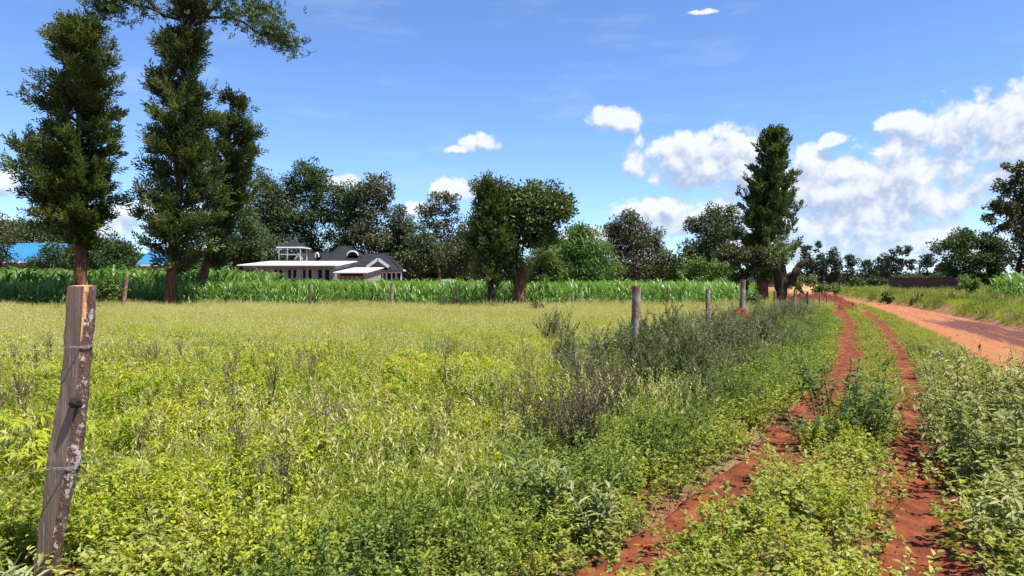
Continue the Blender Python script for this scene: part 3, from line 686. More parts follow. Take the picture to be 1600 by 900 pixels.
# maize ---------------------------------------------------------------------------
def maize_rows(x0, x1, y0, y1, dx, dy, keep=None):
    gx, gy = np.meshgrid(np.arange(x0, x1, dx), np.arange(y0, y1, dy))
    x = gx.ravel() + rng.normal(0, .05, gx.size); y = gy.ravel() + rng.normal(0, .06, gx.size)
    k = infr(x, y, 1.1) & (rng.random(len(x)) > .04)
    if keep: k &= keep(x, y)
    return x[k], y[k]
x, y = maize_rows(-60, 26, 41.5, 68, .26, .75, lambda x, y: x < at(FX, y) - 5)
sc = rng.uniform(.76, 1.10, len(x)) * np.interp(x, [-24, -18, 26], [1.0, 1.0, .94]) * (1 + .07 * wob(x, y, .5))
scatter('maize_field', 'dense green maize crop behind the meadow', C_mz, pts(x, y), sc, tilt=.05, cat='maize')
x, y = maize_rows(-60, -19, 46, 62, .3, .8)
scatter('maize_field', 'taller maize standing below the blue roof', C_mz, pts(x, y), rng.uniform(1.25, 1.6, len(x)), tilt=.05, cat='maize')
x, y = maize_rows(24, 38, 33, 40, .3, .8, lambda x, y: x > at(RF, y) + 3)
scatter('maize_field', 'pale maize patch on the bank beyond the road', C_mz, pts(x, y), rng.uniform(.75, 1.0, len(x)), tilt=.06, cat='maize')

# ------------------------------------------------------------------ trees
def limb(a, b, bend, n=6):
    a = np.asarray(a, float); b = np.asarray(b, float); t = np.linspace(0, 1, n)[:, None]
    m = rng.normal(0, bend, 3) * np.linalg.norm(b - a)
    return a + (b - a) * t + m * np.sin(t * np.pi) + np.array([0, 0, 1]) * np.sin(t * np.pi) * .06 * np.linalg.norm(b - a)

def sprays(mb, P, D, L, leafL, leafW, k=8, tip=None):
    """feathery sprays: k leaves alternating along each twig"""
    n = len(P)
    side = unit(np.cross(D, rdir(n)))
    r = rng.random(n)
    for j in range(k):
        t = (j + .5) / k; s = 1 if j % 2 else -1
        Pj = P + D * (L * t)[:, None]
        Dj = unit(D * .75 + side * s * .75 * (1 - .5 * t) + rng.normal(0, .18, (n, 3)))
        sc = (1.1 - .5 * t)
        rj = r if tip is None else r * .45 + tip * .55
        leafb(mb, Pj, Dj, np.cross(D, side) + rng.normal(0, .2, (n, 3)), leafL * sc * rng.uniform(.75, 1.2, n), leafW, 0, rnd=np.clip(rj + rng.normal(0, .12, n) + .25 * (t - .5), 0, 1))

def conifer_like(label, px, d, trunk_px, profile, base_py, leafmat_, bark, nbr, cat='tree', name='silky_oak_tree', trunk_r=.22, group=None,
                 rise=.55, leafL=.34, leafW=.06, spl=.8, per=11, forks=None, lean=0.0, k=8, dy=0.0):
    """tree with a leading stem and many rising branches. profile: [(py, left_px, right_px)] silhouette from top to bottom"""
    s = d / FP; x0 = X(trunk_px, d); y0 = d
    root = tag(empty(name, (x0, y0, 0)), label, cat, group)
    pr = np.array(profile, float); zs = EYE - (pr[:, 0] - HY) * s
    cz = zs[::-1]; lx = ((pr[:, 1] - 800) * s - x0)[::-1]; rx = ((pr[:, 2] - 800) * s - x0)[::-1]
    ztop, zbot = zs.max(), zs.min()
    def cx(z): return (np.interp(z, cz, lx) + np.interp(z, cz, rx)) / 2
    def ax(z):   # axis: vertical trunk below the crown then following its middle
        return np.interp(z, [0, zbot + .3 * (ztop - zbot) * .3, ztop], [0, cx(zbot) * .3, cx(ztop * .98)]) * 1.0
    tw = MB()
    zz = np.linspace(-.15, ztop * .97, 16); mid = np.array([ax(z) * .5 + cx(z) * .5 if z > zbot + 1 else 0 for z in zz])
    mid = np.convolve(np.pad(mid, 2, 'edge'), np.ones(5) / 5, 'valid')
    Pt = np.stack([mid + rng.normal(0, .04, 16), rng.normal(0, .05, 16), zz], -1)
    rr = trunk_r * np.clip(1.15 - zz / ztop, .06, 1.2); rr[0] *= 1.35
    tw.tube(Pt, rr, 10, bump=.09)
    lf = MB()
    bs, bd, bl, bt = [], [], [], []
    for i in range(nbr):
        u = rng.random() ** .9; z = zbot + (ztop - zbot) * u
        a = rng.uniform(0, 6.283)
        a0_ = a; c = cx(z); hw = (np.interp(z, cz, rx) - np.interp(z, cz, lx)) / 2
        hw *= rng.uniform(.38, 1.0)
        ex = c + math.cos(a) * hw; ey = math.sin(a) * hw * .9
        mx = np.interp(z, zz, mid)
        L = math.hypot(ex - mx, ey); z1 = z; z0 = max(zbot * .75, z - rise * L)
        P = limb((np.interp(z0, zz, mid), 0, z0), (ex, ey, z1 + rng.normal(0, .1)), .05)
        tw.tube(P, np.linspace(.035, .008, 6) * (1 + trunk_r), 4, cap=False)
        n = max(4, int(per * (.5 + L / 2)))
        t = .12 + .88 * rng.random(n) ** .8; t[0] = 1
        ii = t * 5; i0 = np.clip(ii.astype(int), 0, 4); f = (ii - i0)[:, None]
        Pp = P[i0] * (1 - f) + P[i0 + 1] * f
        Dd = unit(P[-1] - P[0])
        D = unit(Dd * .9 + rdir(n) * .75 + np.array([0, 0, .45]))
        bs.append(Pp + rng.normal(0, .10, Pp.shape)); bd.append(D); bl.append(rng.uniform(.5, 1.1, n) * spl); bt.append(t ** 2 * rng.uniform(.35, 1.25))
    sprays(lf, np.concatenate(bs), np.concatenate(bd), np.concatenate(bl), leafL, leafW, k, np.concatenate(bt))
    tw.build('trunk', bark, root, smooth=True); lf.build('crown', leafmat_, root)
    return root, tw, lf

def blob_tree(name, label, px, d, blobs, leafm, bark, dens=1.0, leafL=.3, leafW=.13, trunk_r=.2, base_py=None, cat='tree', clumps=14, stems=None,
              flowers=None, group=None, spread=.30, trunk=True, z0=0.0, extra=None, cfill=.82, maxn=60000, fat=1.0, fork_py=None):
    """tree of leaf clumps: blobs (px, py, rx, ry) from the photo, at distance d, each a volume filled with clumps of leaves"""
    s = d / FP; x0 = X(px, d); z0 = float(H(x0, d)) + z0
    root = tag(empty(name, (x0, d, z0)), label, cat, group)
    tw = MB(); lf = MB(); top = max(Z(b[1], d) for b in blobs)
    zlow = min(Z(b[1] + b[3] * .2, d) for b in blobs)
    fork = max(.35, min(zlow * .55, top * .35))
    if fork_py: fork = Z(fork_py, d)
    forks = []; nodes = []
    if trunk:
        if stems is None: stems = [(0, trunk_r)]
        for (sx, r) in stems:
            P = limb((sx * .3, 0, -.2), (sx, rng.normal(0, .2), fork), .04); P[:, 2] = np.linspace(-.2, fork, 6)
            tw.tube(P, np.linspace(r * 1.25, r * .8, 6), 9, bump=.08); nodes.append((P[-1] - [0, 0, .05], r * .76))
    blobs = sorted(blobs, key=lambda q: (abs(q[0] - px) * .7 - (q[1] - 300)) )
    fl = []
    nst = len(nodes); used = set()
    for (bx, by, brx, bry) in blobs:
        cx, cz = X(bx, d) - x0, Z(by, d) - z0; rx, rz = brx * s * fat, bry * s * fat; ry = rx * .85
        cy = rng.uniform(-.25, .25) * rx
        vol = rx * rz
        nc = max(5, int(clumps * (brx * bry / 900) ** .6 * dens))
        if trunk:
            cc = np.array([cx, cy, cz]); 
            free = [q for q in range(nst) if q not in used]
            if free:
                q0 = min(free, key=lambda q: abs(nodes[q][0][0] - cx)); used.add(q0); fp, fr = nodes[q0]
            else: fp, fr = min(nodes, key=lambda q: np.linalg.norm(q[0] - cc) + (6 if q[0][2] > cz else 0))
            L = limb(fp - np.array([0, 0, .1]), cc, .06)
            tw.tube(L, np.linspace(fr, max(.03, fr * .5), 6), 6, cap=False, bump=.05); nodes.append((cc, max(.035, fr * .55)))
        u = unit(rng.normal(size=(nc, 3))); rad = rng.random(nc) ** .38 * cfill
        C = np.array([cx, cy, cz]) + u * rad[:, None] * np.array([rx, ry, rz])
        cs = spread * (rx * rz) ** .5 * rng.uniform(.7, 1.25, nc)
        area = 3.14 * rx * rz; nl = int(min(maxn, dens * 3.4 * area / (leafL * leafW * .55))); per = max(8, nl // nc)
        for c, q in zip(C, cs):
            if trunk and rng.random() < .6:
                tw.tube(limb((cx, cy, cz - rz * .2), c, .05, 4), np.linspace(.04, .012, 4) * (1 + trunk_r), 4, cap=False)
            w = unit(rng.normal(size=(per, 3))); rr = rng.random(per) ** .45
            P = c + w * rr[:, None] * q * np.array([1.15, 1.15, .8])
            D = unit(w * .6 + rdir(per) * .8 + np.array([0, 0, -.05])); N = unit(w * .9 + rdir(per) * .7 + np.array([0, 0, .5]))
            b = rng.random()
            leafb(lf, P, D, N, leafL * rng.uniform(.6, 1.25, per), leafW * rng.uniform(.7, 1.2, per), 0, rnd=np.clip(rng.random(per) * .75 + b * .25, 0, 1))
            if flowers and rng.random() < flowers:
                m_ = rng.integers(2, 6); k = per // 40 + m_; wf = unit(rng.normal(size=(k, 3)) + np.array([.1, -.4, .5]))
                fl.append(c + wf * q * 1.02)
    if trunk and tw.n: tw.build('trunk', bark, root, smooth=True)
    lf.build('crown', leafm, root)
    if fl:
        P = np.concatenate(fl); P = np.repeat(P, 5, 0) + rng.normal(0, .07, (len(P) * 5, 3)); f = MB()
        leafb(f, P, rdir(len(P)), rdir(len(P)), .2, .14, 0); f.build('blossom', M['flower'], root)
    return root

# --- the tall feathery trees on the left
conifer_like('broad feathery tree with dark green crown, leftmost of the tall trees', 115, 42, 129,
    [(38,125,165),(60,75,175),(100,62,185),(150,50,178),(200,55,190),(240,28,190),(290,22,195),(330,45,190),(362,70,180),(385,108,150)], 480, M['t_grev'], M['bark_red'], 240, trunk_r=.34, per=17, leafL=.38, leafW=.085)
conifer_like('tallest feathery tree, its bare-limbed top spreading out of the picture', 290, 41, 264,
    [(0,285,322),(40,262,325),(80,248,318),(120,240,300),(150,232,330),(200,228,350),(250,215,355),(300,218,350),(350,222,345),(395,225,325),(425,245,300)], 470, M['t_grev2'], M['bark_red'], 235, trunk_r=.26, per=17, leafL=.38, leafW=.085)
conifer_like('feathery tree with fresher green crown just right of the tallest', 350, 45, 318,
    [(152,352,372),(185,335,395),(230,325,408),(280,330,408),(330,325,390),(380,318,365),(410,322,350)], 470, M['t_grev'], M['bark_red'], 120, trunk_r=.24, per=15, leafL=.38, leafW=.085)

def tall_top():
    """spreading umbrella limbs high on the tallest tree (children of it)"""
    root = [o for o in bpy.data.objects if o.name.startswith('silky_oak_tree') and 'tallest feathery tree' in str(o.get('label', '')) and 'right of' not in o['label']][0]
    d = 41.0; s = d / FP; x0 = X(264, d)
    tw = MB(); lf = MB()
    def q(px, py, dy): return np.array([X(px, d) - x0, dy, Z(py, d)])
    arms = [[(300,40,0),(255,25,-.6),(200,12,-1.4),(150,8,-1.8)], [(305,30,0),(350,20,.5),(400,45,1.1),(455,66,1.2)], [(300,20,0),(320,-30,-.8),(360,-60,-1)],
            [(300,20,0),(270,-30,.8),(230,-50,1.2)], [(305,45,0),(345,30,-1.2),(385,5,-2.0),(420,-5,-2.4)], [(255,22,-.5),(225,-8,-1.5),(190,-20,-2)], [(400,45,1.1),(420,40,.5),(440,62,.2)],
            [(200,12,-1.4),(192,28,-1.6),(195,40,-1.6)], [(350,20,.5),(375,-5,1.8),(400,-10,2.4)]]
    bs, bd = [], []
    for a in arms:
        P = np.array([q(*p) for p in a]); t = np.linspace(0, len(P) - 1, 9); i = np.clip(t.astype(int), 0, len(P) - 2); f = (t - i)[:, None]
        P = P[i] * (1 - f) + P[i + 1] * f + rng.normal(0, .06, (9, 3))
        tw.tube(P, np.linspace(.10, .02, 9), 6, cap=False)
        for k in range(3, 9):
            n = 38
            bs.append(P[k] + rng.normal(0, 1, (n, 3)) * np.array([.48, .6, .26])); bd.append(unit(rdir(n, .45)))
    B = np.concatenate(bs); sprays(lf, B, np.concatenate(bd), rng.uniform(.25, .5, len(B)), .24, .075, 7)
    tw.build('limb', M['bark_dark'], root, smooth=True); lf.build('crown', M['t_dark'], root)
tall_top()

# --- pair in the middle
conifer_like('feathery dark tree leaning against the spreading one in mid-meadow', 765, 39, 768,
    [(290,752,782),(305,746,792),(340,742,795),(370,735,795),(400,738,790),(425,745,785),(445,756,780)], 485, M['t_grev2'], M['bark_dark'], 170, trunk_r=.17, per=14, leafL=.28, leafW=.075)
blob_tree('spreading_tree', 'spreading glossy-leaved tree with forked reddish trunk in mid-meadow', 810, 39.5,
    [(800,318,40,34),(840,312,50,34),(862,330,38,30),(820,345,50,28),(790,360,32,40),(845,365,36,22),(795,398,26,28),(828,372,18,16),(780,335,26,30),(762,318,20,24),(803,424,20,16),(880,322,18,22)], M['t_fig'], M['bark_tan'],
    dens=1.5, leafL=.22, leafW=.12, trunk_r=.3, stems=[(-.25, .20), (.42, .25)], clumps=34, spread=.33, fat=1.08, fork_py=418)
blob_tree('bushy_tree', 'low yellowish bush tucked behind the forked trunk in mid-meadow', 850, 44, [(850,400,32,30),(840,425,40,22),(868,425,22,18)], M['t_lime'], M['bark_pale'], dens=1.2, leafL=.2, leafW=.08, trunk_r=.08, spread=.36)

# --- the group by the fence on the right
conifer_like('tall dark conical tree towering over the fence end', 1203, 62, 1190,
    [(205,1196,1222),(225,1182,1232),(260,1168,1240),(300,1156,1248),(340,1152,1253),(380,1150,1248),(410,1160,1236),(440,1170,1215)], 458, M['t_dark'], M['bark_red'], 230, name='conical_tree', trunk_r=.42, per=12, leafL=.36, leafW=.13, spl=.65, rise=1.2)
blob_tree('small_tree', 'small rusty-leaved tree with slim dark trunk behind the red mound', 1165, 37.5, [(1150,402,30,24),(1180,395,26,18),(1130,395,22,16),(1165,425,24,18),(1195,408,20,14)], M['t_brown'], M['bark_dark'], dens=1.2, leafL=.17, leafW=.09, trunk_r=.15, spread=.34)

def broken_tree():
    d = 38.0; s = d / FP; x0 = X(1219, d)
    root = tag(empty('broken_tree', (x0, d, float(H(x0, d)))), 'dark gnarled trunk with a snapped limb reaching right', 'tree')
    def q(px, py, dy=0): return np.array([X(px, d) - x0, dy, Z(py, d)])
    def sm(a, n=10):
        P = np.array([q(*p) for p in a]); t = np.linspace(0, len(P) - 1, n); i = np.clip(t.astype(int), 0, len(P) - 2); f = (t - i)[:, None]
        P = P[i] * (1 - f) + P[i + 1] * f; P[1:-1] = (P[:-2] + P[1:-1] * 2 + P[2:]) / 4
        return P + rng.normal(0, .02, (n, 3))
    mb = MB()
    mb.tube(sm([(1219,492),(1219,470),(1221,448),(1216,425),(1208,405),(1200,392)], 14), np.linspace(.34, .17, 14), 12, bump=.12)
    mb.tube(sm([(1222,455),(1226,438),(1222,420),(1216,400),(1214,385)], 9), np.linspace(.24, .10, 9), 9, bump=.12)
    mb.build('trunk', M['bark_dark'], root, smooth=True)
    lb = MB()
    lb.tube(sm([(1222,448,0),(1234,437,-.2),(1240,428,-.3),(1244,416,-.3),(1252,410,-.3),(1259,407,-.3)], 14), np.concatenate([np.linspace(.24, .17, 10), [.16, .14, .13, .10]]), 9, bump=.14)
    lb.tube(sm([(1240,436,-.2),(1238,448,-.2),(1236,440,-.2)], 5), .08, 6, bump=.1)
    lb.build('broken_limb', M['bark_dark'], root, smooth=True)
    lf = MB(); n = 90
    c = np.array([q(1216, 388), q(1205, 398), q(1226, 400)])[rng.integers(0, 3, n)] + rng.normal(0, .28, (n, 3))
    sprays(lf, c, rdir(n, .5), rng.uniform(.2, .5, n), .17, .07, 6); lf.build('crown', M['t_lime'], root)
broken_tree()

# --- trees behind the buildings and along the skyline
BG = [  # name, label, trunk px, distance, blobs, leaf, bark, density
 ('gum_tree','dark gum tree at the far left end of the house belt, domed top',415,98,[(418,300,28,34),(405,335,30,36),(435,340,28,36),(418,385,40,34)],'t_euc','bark_pale',.95),
 ('gum_tree','highest dark gum tree with a rounded twin top behind the tower',482,100,[(488,272,24,26),(470,290,22,28),(498,300,18,32),(455,325,26,40),(488,345,34,40),(470,390,42,34)],'t_dark','bark_pale',.9),
 ('gum_tree','dense gum tree left of the notch above the tiled roof',538,99,[(545,305,26,22),(530,325,26,34),(552,345,26,36),(536,385,36,32)],'t_dark','bark_pale',.95),
 ('gum_tree','warm-toned ragged gum tree directly over the tiled roof ridge',583,97,[(575,290,18,20),(595,292,20,18),(602,318,14,18),(582,325,26,34),(575,365,30,34)],'t_eucw','bark_pale',.85),
 ('gum_tree','mid-height gum tree right of the warm-toned one',620,101,[(622,345,22,20),(612,370,26,28),(635,365,22,26),(628,400,34,28)],'t_euc','bark_pale',.9),
 ('gum_tree','airy round-topped gum tree with sky showing through it',685,95,[(695,312,22,16),(672,325,24,20),(705,330,16,18),(685,350,30,18),(690,380,22,24)],'t_eucw','bark_pale',.55),
 ('gum_tree','pale low gum tree at the foot of the airy one',660,93,[(655,385,30,28),(682,400,26,26),(645,410,28,24)],'t_euc','bark_pale',.8),
 ('broadleaf_tree','olive tree filling the space left of the mid-meadow pair',728,90,[(735,362,24,20),(722,390,30,28),(745,400,26,30),(712,415,24,20)],'t_brown','bark_dark',.85),
 ('flowering_tree','orange-flowered tree right of the tiled house',600,102,[(602,385,32,20),(578,380,16,12),(635,400,24,20),(640,418,20,16)],'t_fig','bark_dark',.85),
 ('broadleaf_tree','yellow-speckled bushy tree between the house and the airy gum',660,100,[(660,400,26,24),(648,420,28,18),(676,418,20,18)],'t_fig','bark_dark',.85),
 ('broadleaf_tree','dark tree behind the trunk of the fresher green feathery tree',350,88,[(355,370,40,34),(385,390,34,28),(340,405,36,26)],'t_dark','bark_dark',.9),
 ('broadleaf_tree','dark tree just left of the block building end',378,84,[(385,345,22,24),(372,395,34,30),(392,375,24,28)],'t_dark','bark_dark',.9),
 ('round_tree','smooth round bright green tree right of the mid-meadow pair',915,62,[(912,385,34,32),(925,405,32,34),(898,405,28,32),(915,425,40,18),(905,362,20,14)],'t_bright','bark_pale',1.0),
 ('broadleaf_tree','dark rust-topped tree standing right of the round bright one',988,88,[(985,352,30,20),(962,368,24,20),(1015,372,24,18),(985,385,46,26),(990,415,48,24)],'t_brown','bark_dark',.95),
 ('broadleaf_tree','low dark tree right of the rust-topped one',1042,90,[(1040,405,26,16),(1052,425,34,16),(1030,428,28,14)],'t_dark','bark_dark',.95),
 ('gum_tree','big drooping gum tree left of the conical one',1118,92,[(1122,332,20,18),(1090,355,20,16),(1112,362,34,28),(1140,355,22,30),(1110,400,46,32),(1085,395,22,22)],'t_euc','bark_dark',.9),
 ('broadleaf_tree','fresh green shrubby tree beneath the drooping gum',1105,80,[(1105,418,30,16),(1085,432,26,12),(1128,430,30,14)],'t_bright','bark_dark',.85),
 ('broadleaf_tree','pale bushy tree at the left foot of the rust-topped one',955,76,[(958,425,20,16),(945,436,18,10)],'t_lime','bark_dark',.7),
 ('broadleaf_tree','dark tree behind the lime bush in mid-meadow',860,95,[(868,385,30,24),(850,410,36,28),(885,420,26,18)],'t_dark','bark_dark',.9),
 ('broadleaf_tree','dark tree glimpsed left of the feathery mid-meadow tree',700,99,[(705,400,36,26),(690,420,30,20)],'t_dark','bark_dark',.9),
 ('broadleaf_tree','yellow-green clump between the fence trunks',1255,60,[(1260,438,16,9),(1246,444,14,9)],'t_lime','bark_dark',.7),
 ('broadleaf_tree','dark round tree behind the blue roof, left of the feathery tree',55,100,[(50,370,60,26),(90,365,40,26),(20,372,40,26)],'t_dark','bark_dark',.95),
 ('broadleaf_tree','dark bush before the long blue roof',75,66,[(65,410,36,18),(95,398,30,24),(110,415,30,18)],'t_dark','bark_dark',.85),
 ('broadleaf_tree','wide dark bushy tree behind the leftmost red trunk',185,64,[(165,395,44,28),(190,402,28,24),(140,405,30,26),(180,420,46,16)],'t_dark','bark_dark',1.0),
 ('broadleaf_tree','leafy shrub tree filling the gap behind the tallest trunk',300,66,[(285,428,24,12),(305,420,22,20),(330,428,34,16)],'t_dark','bark_dark',.9),
 ('broadleaf_tree','thin scrubby tree at the far left edge of the picture',-5,70,[(-8,365,26,30),(6,395,22,20)],'t_brown','bark_dark',.5),
]
for i, (nm, lb, px, d, bl, lm, bk, dn) in enumerate(BG):
    blob_tree(nm, lb, px, d, bl, M[lm], M[bk], dens=dn * 1.35, leafL=.36 * d / 90, leafW=.19 * d / 90, trunk_r=.22, clumps=26, spread=.36, fat=1.12,
              flowers=.85 if nm == 'flowering_tree' else (.25 if 'yellow-speckled' in lb else None), cfill=.9)
def far_wood(label, px0, px1, d, top, n, mat, L, dep=12):
    x = rng.uniform(X(px0, d), X(px1, d), n); y = d + rng.uniform(0, dep, n)
    ht = (Z(top, d)) * (1 + .22 * wob(x, y * 0, .22, d) + .12 * wob(x, y * 0, 1.1, d))
    z = ht * (1 - rng.random(n) ** 2.2 * .97)
    # swell and fold the front so it is not a flat sheet
    m = MB(); P = np.stack([x, y + 1.5 * wob(x, z * 1.2, .5, 2), z], -1)
    leafb(m, P, rdir(n), rdir(n, .6) + np.array([0, -.5, 0]), L * rng.uniform(.6, 1.3, n), L * .55, 0)
    return tag(m.build('woodland', mat), label, 'woodland', kind='stuff')
far_wood('dark wood closing the view behind the houses', -260, 660, 106, 398, 34000, M['t_dark'], .55)
far_wood('dark wood behind the maize in the middle distance', 640, 1170, 104, 418, 20000, M['t_dark'], .5)
far_wood('faint line of trees along the right horizon', 1150, 2100, 210, 430, 20000, M['t_far'], .9, 25)
# right side of the road
blob_tree('broadleaf_tree', 'dense dark tree with flat spreading tiers beyond the brick wall', 1530, 62, [(1520,372,38,14),(1495,385,34,14),(1548,385,34,18),(1510,405,44,18),(1550,412,34,18),(1500,425,28,12),(1545,435,26,12)], M['t_dark'], M['bark_dark'], dens=1.5, leafL=.28, leafW=.14, trunk_r=.22, clumps=26, spread=.32, fat=1.1)
blob_tree('tall_tree', 'tall open-crowned tree at the right edge of the picture', 1592, 56, [(1588,262,20,14),(1572,292,22,14),(1600,285,22,22),(1560,320,24,14),(1592,325,30,20),(1548,342,18,10),(1615,320,30,40),(1575,352,26,16),(1605,372,28,26),(1590,405,22,24),(1650,350,30,50)], M['t_brown'], M['bark_dark'], dens=1.0, leafL=.26, leafW=.13, trunk_r=.28, clumps=26, spread=.30, fat=1.1)
blob_tree('young_tree', 'young bright tree standing in front of the brick wall', 1514, 40, [(1514,436,17,12),(1508,447,14,9),(1522,450,13,9)], M['t_bright'], M['bark_pale'], dens=1.0, leafL=.16, leafW=.08, trunk_r=.06, clumps=20, spread=.34)
FAR = [(1262,412,14,34,'slim dark tree, leftmost of the far stand beyond the fence end'),(1282,410,12,32,'second slim tree of the far stand'),(1302,412,15,30,'broader pale-trunked tree in the middle of the far stand'),
       (1330,415,11,26,'short pointed tree at the right end of the far stand'),(1358,420,15,20,'low rounded tree between the far stand and the feathery far tree'),(1385,418,20,22,'dark bushy tree at the left foot of the open far tree'),
       (1450,418,16,22,'grey-green tree right of the open far tree'),(1478,425,18,18,'low dark tree behind the brick wall')]
for px, py, rx, ry, lb in FAR:
    blob_tree('far_tree', lb, px, 150, [(px, py, rx, ry), (px + 4, py + ry * .7, rx * 1.1, ry * .6), (px - 3, py - ry * .6, rx * .6, ry * .4)], M['t_far'], M['bark_dark'], dens=1.0, leafL=.6, leafW=.3, trunk_r=.25, clumps=18, spread=.34)
blob_tree('far_tree', 'open feathery far tree standing highest on the right skyline', 1408, 120, [(1405,392,16,10),(1390,402,14,10),(1422,392,14,10),(1412,410,22,12),(1398,420,18,12),(1425,415,12,10)], M['t_far'], M['bark_dark'], dens=.8, leafL=.45, leafW=.22, trunk_r=.2, clumps=18, spread=.28)
BUSH = [(1290,450,22,8,70,'t_lime','yellowish rounded bush at the bend of the road'),(1372,440,20,10,95,'t_dark','dark bush on the bank left of the brick wall'),(1340,443,18,10,100,'t_dark','dark bush further left on the far bank'),
        (1420,436,26,10,85,'t_fig','green hedge-like bush above the brick wall'),(1565,446,16,12,44,'t_dark','dark bush behind the pale maize'),(1536,468,16,9,38,'t_bright','fresh bush below the young bright tree'),
        (1590,452,30,14,60,'t_dark','broad dark bush at the right edge behind the pale maize'),(1470,438,24,10,80,'t_dark','dark bush above the right end of the brick wall'),
        (168,448,24,22,37,'t_lime','yellow-green bush beside the nearest post top'),(838,477,12,6,36,'t_brown','small dry bush at the forked trunk base'),(1175,468,18,11,36,'t_lime','light bush around the slim dark trunk'),
        (1330,486,10,6,44,'t_fig','small dark bush on the verge at the road mouth'),
        (1388,464,12,8,52,'t_fig','green bush at the left end of the brick wall'),(1440,468,16,7,46,'t_fig','low spreading bush below the middle of the brick wall'),(1492,470,14,8,42,'t_dark','dark bush below the right end of the brick wall')]
for px, py, rx, ry, d, lm, lb in BUSH:
    blob_tree('bush', lb, px, d, [(px, py, rx, ry), (px + rx * .5, py + ry * .4, rx * .6, ry * .7), (px - rx * .5, py + ry * .4, rx * .6, ry * .7)], M[lm], M['bark_dark'], dens=1.3, spread=.38, leafL=.0045 * d, leafW=.0022 * d, trunk_r=.05, cat='bush', clumps=18)

# ------------------------------------------------------------------ buildings
def flatmat(name, c, rough=.8, n=.12, sc=2.0, spec=.2, metal=0):
    a = tuple(v * (1 - n) for v in c); b = tuple(min(1, v * (1 + n)) for v in c)
    m = rampmat(name, [a, c, b], sc, 5, rough, spec=spec); m.node_tree.nodes['Principled BSDF'].inputs['Metallic'].default_value = metal
    return m
M['sheet'] = flatmat('pale_roof_sheet', (.62, .60, .56), .45, .08)
M['blue'] = flatmat('blue_roof_sheet', (.03, .17, .36), .45, .12, .8, .4)
M['white'] = flatmat('white_paint', (.60, .60, .58), .6, .05)
M['plank'] = flatmat('brown_boards', (.30, .17, .10), .8, .25, 6)
M['cement'] = flatmat('cement_beam', (.20, .18, .155), .9, .12)
M['hole'] = flatmat('dark_room', (.012, .012, .014), .8)
def brickmat(name, c1, c2, mortar, w, h, ms=.02, coordrot=False):
    m, T = newmat(name); tc = T.node('ShaderNodeTexCoord')
    sp = T.node('ShaderNodeSeparateXYZ'); T.l.new(tc.outputs['Object'], sp.inputs[0])
    v = T.comb(T.m('ADD', sp.outputs[0], sp.outputs[1]), sp.outputs[2], 0)
    b = T.node('ShaderNodeTexBrick'); T.l.new(v, b.inputs['Vector']); b.inputs['Scale'].default_value = 1
    b.inputs['Color1'].default_value = c1 + (1,); b.inputs['Color2'].default_value = c2 + (1,); b.inputs['Mortar'].default_value = mortar + (1,)
    b.inputs['Brick Width'].default_value = w; b.inputs['Row Height'].default_value = h; b.inputs['Mortar Size'].default_value = ms
    c = T.mix(T.noise(tc.outputs['Object'], 3, 6), b.outputs[0], (.5, .5, .5), 'OVERLAY')
    T.l.new(c, T.b.inputs['Base Color']); T.b.inputs['Roughness'].default_value = .9
    return m
M['block'] = brickmat('grey_stone_block', (.17, .15, .125), (.26, .235, .205), (.36, .34, .31), .42, .23, .025)
M['brick'] = brickmat('red_brick', (.10, .035, .025), (.15, .055, .035), (.10, .06, .05), .3, .12)
def tilemat():
    m, T = newmat('black_roof_tile'); tc = T.node('ShaderNodeTexCoord')
    sp = T.node('ShaderNodeSeparateXYZ'); T.l.new(tc.outputs['Object'], sp.inputs[0])
    w = T.m('ABSOLUTE', T.m('SINE', T.m('MULTIPLY', sp.outputs[2], 18)))
    n = T.noise(tc.outputs['Object'], 2.5, 5)
    c = T.mix(T.m('MULTIPLY', T.m('ADD', w, n), .5), (.008, .009, .011), (.034, .035, .040))
    T.l.new(c, T.b.inputs['Base Color']); T.b.inputs['Roughness'].default_value = .8; T.b.inputs['Specular IOR Level'].default_value = .15
    bn = T.node('ShaderNodeBump'); bn.inputs['Distance'].default_value = .05; T.l.new(w, bn.inputs['Height']); T.l.new(bn.outputs[0], T.b.inputs['Normal'])
    return m
M['roof_tile'] = tilemat()

